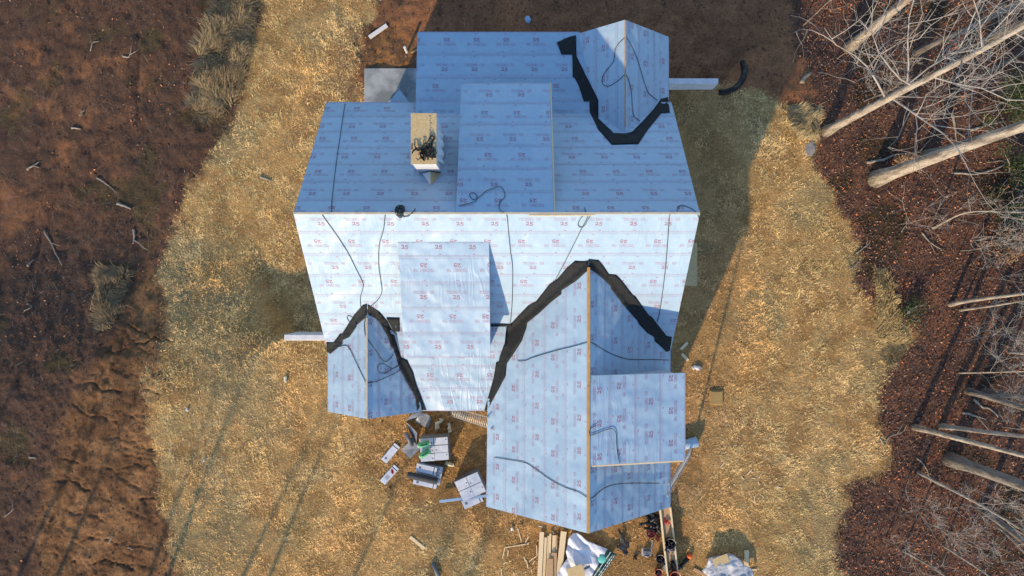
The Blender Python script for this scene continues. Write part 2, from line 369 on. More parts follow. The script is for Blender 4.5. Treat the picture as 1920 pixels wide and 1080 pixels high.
face('front_dormer', [(-3.88, -2.5), (-.78, -2.5), (-.78, 1.56), (-3.88, 1.56)], (0, 1.543, 9.21), (0, .36), (1, 0), (0, 1), True)
face('porch', [(-3.95, -4.81), (-.55, -4.81), (-.2, -1.30), (-4.4, -1.30)], (0, -1.344, 6.63), (0, .33), (1, 0), (0, 1), True)
LGX, LGZ = -5.355, 7.12
face('left_gable_west', [(XL, -4.83), (LGX, -4.83), (LGX, -.76), (XL, -2.34)], (LGX, 0, LGZ), (.83, 0), (0, -1), (1, 0))
face('left_gable_east', [(LGX, -4.83), (-3.52, -4.83), (-3.9, -2.3), (LGX, -.76)], (LGX, 0, LGZ), (-.83, 0), (0, -1), (1, 0))
BGX, BGZ = 2.647, 8.7
face('big_gable_west', [(-1.0, -8.52), (BGX, -8.52), (BGX, .99), (-.9, -1.4)], (BGX, 0, BGZ), (.84, 0), (0, -1), (1, 0))
face('big_gable_east', [(BGX, -8.52), (XR - .02, -8.52), (XR - .02, -2.30), (BGX, .99)], (BGX, 0, BGZ), (-.86, 0), (0, -1), (1, 0))
face('side_dormer', [(BGX + .03, -6.16), (6.2, -6.16), (6.2, -3.04), (BGX + .03, -3.04)], (BGX, 0, BGZ + .02), (-.226, 0), (0, -1), (1, 0), True)
TGX, TGZ = 4.177, 7.12
face('rear_gable_west', [(TGX, 5.70), (TGX, 9.9), (2.50, 9.9), (2.50, 7.2)], (TGX, 0, TGZ), (.905, 0), (0, -1), (1, 0))
face('rear_gable_east', [(TGX, 5.70), (XR, 7.18), (XR, 9.9), (TGX, 9.9)], (TGX, 0, TGZ), (-.905, 0), (0, -1), (1, 0))

def inpoly(p, x, y):
    c = False; n = len(p)
    for i in range(n):
        a, b = p[i], p[(i + 1) % n]
        if (a[1] > y) != (b[1] > y) and x < (b[0] - a[0]) * (y - a[1]) / (b[1] - a[1]) + a[0]: c = not c
    return c
def roof_hit(px, py, up=.02, margin=0):
    """topmost roof point under a pixel"""
    dx, dy = (px - 960) / F, (540 - py) / F; best = None
    for nme, f in faces.items():
        gx, gy = f['g']; a = f['p0'][2] - gx * f['p0'][0] - gy * f['p0'][1]
        D = (H - a - up) / (1 + gx * dx + gy * dy); x, y = dx * D, dy * D
        if inpoly(f['poly'], x, y) and (best is None or H - D > best.z): best = Vector((x, y, H - D))
    return best
def roof_z(x, y):
    zs = [f['z'](x, y) for f in faces.values() if inpoly(f['poly'], x, y)]
    return max(zs) if zs else None

# stroke lettering for the printed underlayment
GL = {'T': [(0, 1, 1, 1), (.5, 0, .5, 1), (.3, 0, .7, 0), (0, 1, 0, .8), (1, 1, 1, .8)], 'E': [(.12, 0, .12, 1), (0, 1, .95, 1), (0, 0, .95, 0), (.1, .52, .75, .52), (.95, 1, .95, .8), (.95, 0, .95, .2)],
      'C': [(.2, 0, .9, 0), (.2, 1, .9, 1), (.08, .15, .08, .85), (.95, .8, .95, 1), (.95, 0, .95, .2)], 'H': [(.12, 0, .12, 1), (.88, 0, .88, 1), (.1, .5, .9, .5), (0, 1, .25, 1), (0, 0, .25, 0), (.75, 1, 1, 1), (.75, 0, 1, 0)],
      'N': [(.1, 0, .1, 1), (.9, 0, .9, 1), (.1, 1, .9, 0), (0, 0, .25, 0), (.75, 1, 1, 1)], 'O': [(.2, 0, .8, 0), (.2, 1, .8, 1), (.06, .15, .06, .85), (.94, .15, .94, .85)],
      'S': [(.1, 1, .9, 1), (.1, .5, .9, .5), (.1, 0, .9, 0), (.08, .55, .08, .95), (.92, .05, .92, .45)], 'B': [(.12, 0, .12, 1), (0, 1, .8, 1), (0, 0, .8, 0), (.1, .52, .8, .52), (.9, .58, .9, .92), (.92, .08, .92, .45)], ' ': []}
def pl(pts): return [(*pts[i], *pts[i + 1]) for i in range(len(pts) - 1)]
NUM = {'2': pl([(.05, .72), (.15, .95), (.45, 1.02), (.75, .92), (.82, .7), (.6, .42), (.08, .06), (.95, .06), (.97, .25)]), '5': pl([(.92, .95), (.25, .95), (.18, .5), (.5, .58), (.82, .46), (.88, .18), (.7, -.06), (.35, -.12), (.08, 0)])}
def stroke_quads(segs, ox, oy, w, h, t):
    out = []
    for x0, y0, x1, y1 in segs:
        a = Vector((ox + x0 * w, oy + y0 * h)); b = Vector((ox + x1 * w, oy + y1 * h)); d = (b - a); d = d.normalized() if d.length else Vector((1, 0)); n = Vector((-d.y, d.x)) * t / 2; e = d * t * .45
        out.append([a - e - n, b + e - n, b + e + n, a - e + n])
    return out
STAMP = []                               # (quad, material index) round the origin, text right = x, up = y
for i, ch in enumerate('TECHNO SB'):
    STAMP += [(qd, 2) for qd in stroke_quads(GL[ch], -.37 + i * .083, .03, .062, .092, .014)]
for i, ch in enumerate('25'):
    STAMP += [(qd, 1) for qd in stroke_quads(NUM[ch], -.13 + i * .128, -.165, .104, .125, .022)]
def clip(poly, conv):
    """Sutherland-Hodgman against a convex counter-clockwise polygon"""
    out = poly
    for i in range(len(conv)):
        a, b = conv[i], conv[(i + 1) % len(conv)]; e = b - a; inp = out; out = []
        if not inp: return []
        side = lambda p: e.x * (p.y - a.y) - e.y * (p.x - a.x)
        for j in range(len(inp)):
            p, q_ = inp[j], inp[(j + 1) % len(inp)]; sp, sq = side(p), side(q_)
            if sp >= 0: out.append(p)
            if (sp >= 0) != (sq >= 0): out.append(p + (q_ - p) * (sp / (sp - sq)))
    return out

house = empty('house', (-.5, 0, 0))
tag(house, 'large house under construction, roof covered in printed white underlayment', 'house')
def hp(o): o.parent = house; o.matrix_parent_inverse = house.matrix_world.inverted(); return o
HINV = Matrix.Translation((.5, 0, 0))
def part(mb, name, mats, parent=house):
    o = mb.build(name, mats, parent)
    if parent is house: o.location = (.5, 0, 0)
    return o
EXP, REP = .95, 1.155
def build_face(name, f):
    gx, gy = f['g']; sl = math.hypot(gx, gy); k = math.sqrt(1 + sl * sl); dn = Vector((-gx / sl, -gy / sl))      # downslope in plan
    al = Vector((-dn.y, dn.x))                                   # along the strip in plan
    P = f['poly']; ar = sum(P[i].x * P[(i + 1) % len(P)].y - P[(i + 1) % len(P)].x * P[i].y for i in range(len(P)))
    if ar < 0: P = P[::-1]
    nrm = Vector((-gx, -gy, 1)).normalized()
    Z = lambda p, o=0.0: Vector((p.x, p.y, f['z'](p.x, p.y))) + nrm * o
    deck = MB(); n = len(P)                                       # sheathing slab
    deck.add([Z(p, -.003) for p in P] + [Z(p, -.10) for p in P], [tuple(range(n)), tuple(range(n, 2 * n))[::-1]] + [(i, (i + 1) % n, n + (i + 1) % n, n + i) for i in range(n)])
    d = part(deck, 'roof_slope', M['wrap'])
    o0 = Vector(f['p0'][:2]); vs = [(p - o0).dot(dn) * k for p in P]; us = [(p - o0).dot(al) for p in P]
    vmin, vmax, umin, umax = min(vs), max(vs), min(us), max(us)
    tu, tv = Vector(f['tu']), Vector(f['tv']); rs = random.Random(name)
    nst = math.ceil((vmax - vmin) / EXP); off = vmax - nst * EXP
    for i in range(nst):
        v0, v1 = off + i * EXP - .10, off + (i + 1) * EXP
        vv0 = max(v0, vmin)
        lift = lambda v: .004 + .008 * (v - v0) / (v1 - v0)
        sp = lambda u, v: o0 + al * u + dn * (v / k)
        mb = MB(); ov = .03 if abs(v1 - vmax) < .01 else 0
        rect = [sp(umin - .1, vv0), sp(umax + .1, vv0), sp(umax + .1, v1), sp(umin - .1, v1)]
        ra = sum(rect[j].x * rect[(j + 1) % 4].y - rect[(j + 1) % 4].x * rect[j].y for j in range(4))
        if ra < 0: rect = rect[::-1]
        pg = clip(rect, P)
        if len(pg) < 3: continue
        def up(p, e=0): return Z(p, lift((p - o0).dot(dn) * k) + e)
        m = len(pg); mb.add([up(p) for p in pg] + [up(p, -.004) for p in pg], [tuple(range(m)), tuple(range(m, 2 * m))[::-1]] + [(j, (j + 1) % m, m + (j + 1) % m, m + j) for j in range(m)])
        def ink(quad, mi):
            qa = sum(quad[j].x * quad[(j + 1) % len(quad)].y - quad[(j + 1) % len(quad)].x * quad[j].y for j in range(len(quad)))
            if qa < 0: quad = quad[::-1]
            c = clip(quad, pg)
            if len(c) >= 3: mb.add([up(p, .0025) for p in c], [tuple(range(len(c)))], mi)
        flip = -1 if (i + len(name)) % 2 else 1
        vc = (max(off + i * EXP, v0 + .10) + v1) / 2 - .02; start = umin + rs.uniform(-REP, 0) + .2
        mid = sp(0, vc); sc_v = 1 / k                        # plan shrink along the slope
        u = start
        shiftv = rs.uniform(-.05, .05)
        while u < umax + .6:
            c = sp(u, vc + shiftv)
            for qd, mi in STAMP:
                quad = []
                for p in qd:
                    w = tu * (p.x * flip) + tv * (p.y * flip)
                    wd = w.dot(dn); w = w - dn * wd + dn * (wd / k)
                    quad.append(c + w)
                ink(quad, mi)
            u += REP
        # printed lap lines with small tick marks
        for vv, wdt, mi in ((off + i * EXP + .06, .008, 2), (v1 - .035, .012, 2), (v1 - .003, .006, 2)):
            ink([sp(umin, vv - wdt / 2), sp(umax, vv - wdt / 2), sp(umax, vv + wdt / 2), sp(umin, vv + wdt / 2)], mi)
        u = umin + .1
        while u < umax:                          # cap nails along the lap
            c = sp(u, v1 - .07 + .012 * math.sin(u * 7)); e = .011
            ink([c + al * e, c + dn * e, c - al * e, c - dn * e], 1); u += .31 + .03 * math.sin(u * 3)
        u = start
        while u < umax:
            for du, vv in ((.0, v1 - .10), (.09, off + i * EXP + .10)):
                ink([sp(u + du, vv), sp(u + du + .07, vv), sp(u + du + .07, vv + .022), sp(u + du, vv + .022)], 1)
            u += REP
        st = mb.build('underlayment_strip', [M['fabw'] if f['wr'] else M['fab'], M['ink'], M['ink2']], d)
    return d
for nme, f in faces.items(): build_face(nme, f)

# walls below the roofs
BZ = -2.6
def wall(polys, mats=None, name='wall'):
    mb = MB()
    for a in polys: mb.prism(*a)
    return part(mb, name, mats or M['wrap'])
def gable_prof(lo, hi, apex, za, m, base, drop=.14):
    return [(lo, base), (hi, base), (hi, za - m * abs(hi - apex) - drop), (apex, za - drop), (lo, za - m * abs(lo - apex) - drop)]
wall([(gable_prof(-2.2, 7.0, YR, ZR, ME, BZ), -7.02, 6.0, 'x')])
wall([(gable_prof(-6.98, -3.75, LGX, LGZ, .83, -.3), -4.6, -2.1, 'y')])
wall([(gable_prof(-.72, 5.98, BGX, BGZ, .86, -.3), -8.3, -2.0, 'y')])
wall([(gable_prof(2.45, 5.97, TGX, TGZ, .905, BZ), 6.5, 9.65, 'y')])
wall([([(6.4, BZ), (9.75, BZ), (9.75, 5.55), (6.4, 6.15)], -3.45, 2.44, 'x')])
wall([([(2.6, 7.5), (7.25, 5.5), (7.25, 7.46), (2.6, 9.8)], -1.74, 1.27, 'x')], name='dormer_wall')
wall([([(-2.3, 5.4), (1.2, 8.4), (1.2, 8.96), (-2.3, 7.7)], -3.78, -.88, 'x')], name='dormer_wall')
wall([([(2.9, 7.8), (5.95, 5.2), (5.95, 7.85), (2.9, 8.5)], -6.06, -3.14, 'y')], name='dormer_wall')
wall([([(-3.74, -.3), (-.73, -.3), (-.73, .12), (-3.74, .12)], -4.6, -2.1, 'y')], M['conc'], 'porch_floor')
for x in (-2.9, -1.5): wall([([(x, .12), (x + .15, .12), (x + .15, 5.42), (x, 5.42)], -4.6, -4.45, 'y')], M['wood'], 'porch_post')
# window openings in the walls that a step sideways may show
for (x, y, w_, h_, z, ax) in [(-7.02, .2, 1.0, 1.5, 3.9, 'x'), (-7.02, 4.2, 1.0, 1.5, 3.9, 'x'), (6.0, 5.0, 1.0, 1.5, 3.6, 'x'), (1.0, -8.3, 1.0, 1.5, 3.9, 'y'), (4.2, -8.3, 1.0, 1.5, 3.9, 'y'), (-5.36, -4.6, 1.1, 1.5, 3.9, 'y')]:
    s = -1 if (ax == 'y' or x < 0) else 1
    wn = MB(); wn.box((x + (s * .03 if ax == 'x' else 0), y + (s * .03 if ax == 'y' else 0), z), (.08 if ax == 'x' else w_, w_ if ax == 'x' else .08, h_))
    w0 = part(wn, 'window', M['black'])
    fr = MB()
    for q_ in (-1, 0, 1):
        if ax == 'x': fr.box((x + s * .06, y + q_ * w_ / 2, z), (.07, .07, h_ + .1))
        else: fr.box((x + q_ * w_ / 2, y + s * .06, z), (.07, .07, h_ + .1))
    for q_ in (-1, 1):
        if ax == 'x': fr.box((x + s * .062, y, z + q_ * h_ / 2), (.07, w_ + .07, .07))
        else: fr.box((x, y + s * .062, z + q_ * h_ / 2), (w_ + .07, .07, .07))
    fr.build('frame', M['whitepaint'], w0)

# ridge boards
def ridge(p0, p1, w, m, name='ridge_board', h=.05):
    p0, p1 = Vector(p0), Vector(p1); c = (p0 + p1) / 2; d = p1 - p0; mb = MB()
    mb.box(c, (d.length, w, h), math.atan2(d.y, d.x)); return part(mb, name, m)
ridge((XL, YR, ZR + .02), (XR, YR, ZR + .02), .07, M['paleridge'])
ridge((BGX, -8.5, BGZ + .03), (BGX, -3.4, BGZ + .03), .10, M['ridgewood']); ridge((BGX + .01, -3.38, BGZ + .035), (BGX + .01, .72, BGZ + .035), .10, M['ridgewood'])
ridge((LGX, -4.82, LGZ + .02), (LGX, -1.1, LGZ + .02), .07, M['paleridge'])
ridge((TGX, 5.95, TGZ + .02), (TGX, 9.88, TGZ + .02), .05, M['ridgewood'])
ridge((.55, YR - .07, ZR + .03), (2.7, YR - .06, ZR + .03), .05, M['wood'], 'ridge_batten')
ridge((1.36, 2.52, 10.0), (1.36, 7.4, 7.75), .05, M['wood'], 'dormer_edge_board') if False else None
mb = MB(); mb.box((1.40, 4.96, 10.03 - .50 * 2.5 - .06), (.05, 4.98 * 1.118, .09), 0, rx=-math.atan(.50)); part(mb, 'dormer_edge_board', M['wood'])
mb = MB(); mb.box((4.4, -6.2, BGZ - .226 * 1.75 - .06), (3.6, .05, .09), 0, ry=math.atan(.226)); part(mb, 'dormer_edge_board', M['wood'])

# black felt along valleys and wall junctions, draped on the roof
def drape(poly, name='valley_flashing', up=.035, seg=9):
    pts = [Vector((x, y, 0)) for x, y in poly]
    tri = tessellate_polygon([pts]); bm = bmesh.new(); vs = [bm.verts.new(p) for p in pts]
    for t in tri:
        try: bm.faces.new([vs[i] for i in t])
        except ValueError: pass
    for _ in range(6):
        ed = [e for e in bm.edges if e.calc_length() > seg]
        if not ed: break
        bmesh.ops.subdivide_edges(bm, edges=ed, cuts=1); bmesh.ops.triangulate(bm, faces=bm.faces)
    mb = MB(); ok = {}
    for v in bm.verts:
        h_ = roof_hit(v.co.x, v.co.y, up)
        if h_ is None:                     # just past an edge: take the nearest roof point's height
            for r_ in range(1, 12):
                c = [roof_hit(v.co.x + r_ * math.cos(a), v.co.y + r_ * math.sin(a), up) for a in np.linspace(0, 6.28, 12)]
                c = [p for p in c if p]
                if c: h_ = at(v.co.x, v.co.y, max(c, key=lambda p: p.z).z); break
        ok[v] = h_ + Vector((0, 0, .012 * (math.sin(v.co.x * .9) * math.cos(v.co.y * .7))))
    bm.verts.index_update(); vl = list(bm.verts); n = len(vl)
    mb.add([ok[v] for v in vl] + [ok[v] - Vector((0, 0, .015)) for v in vl], [tuple(v.index for v in f.verts) for f in bm.faces] + [tuple(n + v.index for v in f.verts)[::-1] for f in bm.faces]
           + [(e.verts[0].index, e.verts[1].index, n + e.verts[1].index, n + e.verts[0].index) for e in bm.edges if len(e.link_faces) == 1], 0, True)
    bm.free(); return part(mb, name, M['felt'])
drape([(612, 655), (612, 642), (625, 642), (637, 626), (641, 626), (664, 590), (680, 572), (688, 570), (688, 590), (685, 596), (668, 610), (668, 613), (655, 632), (642, 638), (642, 645), (619, 664), (614, 660)])
drape([(689, 571), (693, 573), (712, 585), (726, 602), (737, 622), (745, 648), (752, 670), (764, 676), (775, 700), (781, 722), (790, 745), (799, 769), (782, 770), (779, 745), (760, 712), (749, 690), (738, 655), (733, 650), (728, 633), (712, 605), (705, 598), (690, 590)])
drape([(724, 596), (749, 596), (749, 622), (738, 622)], 'junction_flashing', .05)
drape([(920, 608), (960, 608), (960, 612.5), (920, 612.5)], 'junction_flashing', .05)
drape([(1103, 490), (1078, 489), (1062, 503), (1045, 523), (1030, 533), (1005, 565), (990, 573), (972, 592), (960, 605), (950, 613), (947, 640), (937, 668), (935, 678), (930, 680), (925, 710), (915, 745), (908, 770), (913, 770), (925, 748), (935, 730), (948, 705), (950, 682), (962, 665), (978, 640), (987, 615), (988, 606), (1010, 588), (1035, 565), (1052, 552), (1052, 545), (1080, 527), (1101, 508)])
drape([(1104, 486), (1122, 488), (1130, 497), (1142, 514), (1155, 515), (1162, 522), (1187, 553), (1192, 556), (1217, 592), (1222, 594), (1250, 630), (1260, 632), (1256, 658), (1250, 660), (1240, 650), (1228, 640), (1227, 632), (1215, 625), (1198, 607), (1196, 602), (1165, 567), (1163, 563), (1146, 542), (1145, 536), (1130, 522), (1115, 510), (1104, 503)])
drape([(1044, 79), (1070, 68), (1080, 66), (1081, 105), (1098, 140), (1122, 188), (1122, 222), (1147, 245), (1150, 249), (1172, 250), (1185, 247), (1205, 227), (1225, 205), (1240, 185), (1253, 182), (1256, 211), (1240, 212), (1215, 243), (1197, 270), (1147, 271), (1122, 243), (1106, 210), (1105, 190), (1095, 190), (1085, 160), (1077, 145), (1074, 145), (1073, 102), (1053, 102)])

# chimney
ch = MB(); CX0, CX1, CY0, CY1, CZ = -3.27, -2.44, 4.0, 5.65, 10.4
ch.prism([(CX0 + .03, CY0 + .03), (CX1 - .03, CY0 + .03), (CX1 - .03, CY1 - .03), (CX0 + .03, CY1 - .03)], 6.9, CZ, 'z'); c0 = part(ch, 'chimney', M['wrap'])
mb = MB(); mb.box(((CX0 + CX1) / 2, (CY0 + CY1) / 2, CZ + .012), (CX1 - CX0, CY1 - CY0, .022)); mb.build('chimney_cap', M['osb'], c0)
mb = MB()                                                            # stencilled grading marks along the cap
for i in range(16):
    mb.box((CX1 - .21 + .03 * (i % 2), CY1 - .09 - i * .075, CZ + .0255), (.03 + .03 * (i % 3 == 0), .04, .003))
mb.build('grade_stamp', M['dgrey'], c0)['kind'] = 'stuff'
mb = MB(); zb = ZR - ME * (4.0 - YR)
zz = lambda y: ZR - ME * (y - YR)
a, b_, c_, e_ = Vector((CX0 + .15, 3.98, zz(3.98) + .02)), Vector((CX1 - .02, 3.98, zz(3.98) + .02)), Vector((-2.80, 3.98, zz(3.98) + .42)), Vector((-2.78, 3.50, zz(3.50) + .03))
mb.add([a, b_, c_, e_], [(0, 2, 3)]); mb.add([b_, c_, e_], [(0, 2, 1)], 1); mb.add([a, b_, e_], [(0, 1, 2)], 1); mb.build('cricket', [M['wrap'], M['osb']], c0)
mb = MB()                                                            # loose flap of wrap on the side of the chimney
for i in range(6):
    y0 = 4.25 + i * .17; mb.add([(CX1 - .025, y0, 9.7), (CX1 - .025, y0 + .17, 9.7), (CX1 + .05 + .06 * (i % 2), y0 + .17, 8.9), (CX1 + .07 * ((i + 1) % 2) + .03, y0, 8.9)], [(0, 1, 2, 3)])
mb.build('wrap_flap', M['white'], c0)

# plywood side-entry roof and side walls
mb = MB(); p = at(1307, 536, 4.0); p2 = at(1290, 455, 4.0); mb.box(((6.0 + p.x) / 2, (p.y + p2.y) / 2, 4.0), (p.x - 6.0, p2.y - p.y, .05))
mb.box((p.x - .1, p.y + .1, 2.0), (.12, .12, 3.95)); mb.box((p.x - .1, p2.y - .1, 2.0), (.12, .12, 3.95)); part(mb, 'side_entry_roof', M['osb'])

# ------------------------------------------------------------------ things in the setting
def thing(name, mb, m, label, cat, group=None, origin=None):
    o = mb.build(name, m)
    if origin is not None:
        o.data.transform(Matrix.Translation(-Vector(origin))); o.location = origin
    return tag(o, label, cat, group)
# retaining walls
a = at(533, 632, .1); mb = MB(); mb.box(((a.x - 6.99) / 2, a.y - .02, -1.2), (-6.99 - a.x, .27, 2.6))
thing('retaining_wall', mb, M['concw'], 'pale concrete retaining wall running out from the left side of the house', 'wall')
a = at(1347, 152, 1.0); mb = MB(); g0 = gz(a.x, a.y - .4)
mb.box(((a.x + 5.99) / 2, a.y, -.25), (a.x - 5.99, .25, 2.5))
thing('retaining_wall', mb, M['concw'], 'white wall stub jutting right beside the rear gable and black pipe', 'wall')
# concrete pad and things on it
q0, q1 = G(684, 129), G(786, 205); pz = -DROP + .12
mb = MB(); mb.box(((q0.x - 3.46) / 2, (q0.y + 7.02) / 2, pz - .1), (-3.46 - q0.x, q0.y - 7.02, .22))
thing('concrete_pad', mb, M['conc'], 'stained grey concrete pad in the corner behind the chimney', 'slab')
mb = MB(); v = [at(724, 196, pz + .25), at(749, 168, pz + .45), at(768, 192, pz + .25), at(760, 210, pz + .12), at(724, 210, pz + .12)]
mb.add(v + [p - Vector((0, 0, .03)) for p in v], [(0, 1, 2, 3, 4), (9, 8, 7, 6, 5)] + [(i, (i + 1) % 5, 5 + (i + 1) % 5, 5 + i) for i in range(5)])
c = (v[0] + v[1] + v[2]) / 3
for qd, mi in STAMP:
    mb.add([(c.x - .05 + p.x * .8, c.y - .25 - .0 + p.y * .8, c.z + .05 + .1) for p in qd], [(0, 1, 2, 3)], mi)
thing('underlayment_offcut', mb, [M['fab'], M['ink'], M['ink2']], 'pointed pale blue underlayment offcut lying on the concrete pad', 'offcut')
p = G(763, 98); mb = MB(); mb.tube([(p.x, p.y, p.z - .1), (p.x, p.y, p.z + .75)], .07, 12, cap=False); mb.tube([(p.x, p.y, p.z + .75), (p.x, p.y, p.z + .77)], [.075, .06], 12)
thing('vent_pipe', mb, M['whitepaint'], 'short white pipe standing up from the soil behind the pad', 'pipe')

# ropes on the roof
def catmull(pts, n=5):
    P = [pts[0]] + list(pts) + [pts[-1]]; out = []
    for i in range(1, len(P) - 2):
        for t in np.linspace(0, 1, n, endpoint=False):
            out.append(tuple(.5 * ((2 * P[i][k]) + (-P[i - 1][k] + P[i + 1][k]) * t + (2 * P[i - 1][k] - 5 * P[i][k] + 4 * P[i + 1][k] - P[i + 2][k]) * t * t + (-P[i - 1][k] + 3 * P[i][k] - 3 * P[i + 1][k] + P[i + 2][k]) * t ** 3) for k in range(2)))
    out.append(tuple(pts[-1])); return out
def rope(pts, label, r=.014, up=.04):
    r = min(r, .016) * .78
    path = []
    for p in catmull(pts, 6):
        h_ = roof_hit(p[0], p[1], up)
        if h_: path.append(h_)
    mb = MB(); mb.tube(path, r, 5); o = thing('rope', mb, M['rope'], label, 'rope', 'ropes lying over the roof', path[0]); return o
rope([(647, 194), (640, 240), (630, 310), (623, 370), (621, 397), (613, 400), (604, 402), (625, 432), (650, 470), (668, 505), (680, 530), (680, 542), (676, 556), (676, 572), (679, 588)], 'long rope running over the ridge near its left end')
rope([(722, 403), (719, 430), (711, 460), (710, 495), (713, 520), (716, 545), (710, 560), (698, 572), (690, 577)], 'rope hanging between ridge coil and peak of the small front gable')
rope([(657, 606), (651, 597), (653, 592), (660, 595), (666, 603)], 'tiny rope curl beside the left arm of the small gable flashing')
rope([(618, 652), (636, 650), (648, 648), (656, 655), (668, 680), (680, 705), (688, 717), (705, 715), (725, 707), (742, 699), (752, 692)], 'rope draped down and across both slopes of the small front gable', .02)
rope([(685, 597), (683, 610), (686, 630), (700, 650), (712, 668), (722, 678), (732, 672), (738, 664)], 'rope hanging along the ridge of the small front gable', .017)
rope([(750, 682), (742, 689), (733, 690), (720, 682), (712, 683), (708, 690), (712, 698), (722, 699), (735, 692), (747, 684)], 'looped rope end on the shaded slope of the small front gable')
rope([(859, 386), (880, 381), (893, 376), (894, 366), (886, 361), (880, 366), (888, 374), (900, 368), (912, 358), (930, 351), (939, 350), (946, 360), (946, 370), (938, 378), (936, 390), (942, 397), (950, 403), (953, 430), (957, 470), (961, 500), (961, 540), (960, 570), (957, 606)], 'rope looping over the rear dormer then down the front slope')
rope([(1096, 389), (1098, 400), (1090, 408), (1084, 420), (1088, 426), (1096, 423), (1102, 412), (1108, 403), (1105, 401), (1098, 415), (1090, 430), (1075, 460), (1060, 490), (1045, 518), (1040, 528)], 'rope with a bight at the ridge slanting to the big gable flashing')
rope([(1312, 417), (1308, 402), (1300, 393), (1285, 386), (1275, 385), (1270, 393), (1268, 399), (1256, 403), (1254, 420), (1252, 450), (1248, 500), (1242, 550), (1236, 590), (1232, 604)], 'rope hooked over the right end of the main ridge')
rope([(971, 677), (985, 676), (1000, 670), (1040, 658), (1080, 648), (1103, 642), (1115, 645), (1140, 660), (1165, 670), (1185, 674), (1220, 674), (1254, 675)], 'rope crossing the big front gable just above its side dormer', .02)
rope([(1118, 798), (1108, 803), (1105, 811), (1108, 816), (1120, 812), (1135, 806), (1148, 804), (1155, 812), (1156, 830), (1158, 850), (1162, 866), (1164, 876)], 'hooked rope lying on the wrinkled side dormer', .02)
rope([(928, 858), (960, 863), (985, 868), (1000, 877), (1030, 898), (1055, 912), (1085, 923), (1104, 934), (1115, 930), (1130, 917), (1150, 909), (1180, 906), (1237, 906)], 'rope crossing the big front gable near its front edge', .022)
rope([(1172, 70), (1157, 85), (1152, 100), (1150, 115), (1138, 130), (1130, 143), (1129, 155), (1135, 161), (1145, 160), (1160, 150), (1172, 140), (1178, 148), (1184, 170), (1186, 200), (1189, 217), (1200, 227)], 'rope making a wide loop on the left slope of the rear gable')
rope([(1174, 68), (1184, 85), (1195, 110), (1207, 150), (1215, 172), (1225, 182), (1233, 188)], 'rope running down the right slope of the rear gable')
coil = []
for i in range(90):
    a = i * .42; rr = 7 + 3 * math.sin(i * .37) ; coil.append((750 + rr * .75 * math.cos(a) + 2 * math.sin(i * .11), 396 + rr * 1.15 * math.sin(a) + 1.5 * math.cos(i * .2)))
coil = [(c[0], min(max(c[1], 382), 409)) for c in coil] + [(757, 407), (766, 405), (774, 398), (779, 391)]
mb = MB(); path = [roof_hit(c[0], c[1], .05 + .04 * math.sin(i * .7) ** 2) for i, c in enumerate(coil)]; mb.tube(path, .018, 5)
thing('rope_coil', mb, M['rope'], 'tangled black rope coil hung on the main ridge left of the chimney', 'rope', None, path[0])

# crumpled black netting on the chimney cap
mb = MB(); rr = random.Random(5)
for i in range(26):
    b0 = at(800 + rr.gauss(0, 7), 282 + rr.gauss(0, 9), CZ + .06); pts = [b0]
    for k in range(5): pts.append(pts[-1] + Vector((rr.gauss(.0, .07), rr.gauss(-.02, .08), rr.gauss(0, .05)))); pts[-1].z = min(max(pts[-1].z, CZ + .045), CZ + .28)
    pts = [Vector((min(max(p.x, CX0 + .05), CX1 + .02), max(p.y, CY0 + .03), p.z)) for p in pts]
    mb.tube(pts, [.012 + .02 * rr.random() for _ in pts], 4)
thing('netting', mb, M['black'], 'crumpled black netting lying on the chimney cap', 'netting', None, at(800, 282, CZ + .03))

# ladders
def ladder(foot, top, width, wdir, label, m):
    foot, top = Vector(foot), Vector(top); e = empty('ladder', foot); tag(e, label, 'ladder', 'ladders against the eaves')
    d = top - foot; w = Vector(wdir).normalized() * width / 2
    for s in (-1, 1):
        mb = MB(); mb.tube([w * s, d + w * s], .026, 4, smooth=False); mb.build('rail', m, e)
    n = int(d.length / .3)
    for i in range(1, n):
        mb = MB(); c = d * (i / n); mb.tube([c - w, c + w], .016, 6); mb.build('rung', m, e)
    return e
ladder((-2.95, -5.75, gz(-2.95, -5.75)), (-.82, -5.22, 5.95), .46, (-.25, 1, 0), 'pale ladder leaning on the left eave of the big front gable', M['alu'])
lb = G(1296, 845); ladder((lb.x + .0, lb.y, lb.z), (5.98, -7.75, 6.1), .46, (.1, 1, 0), 'dark ladder leaning on the right eave below the side dormer', M['alu'])

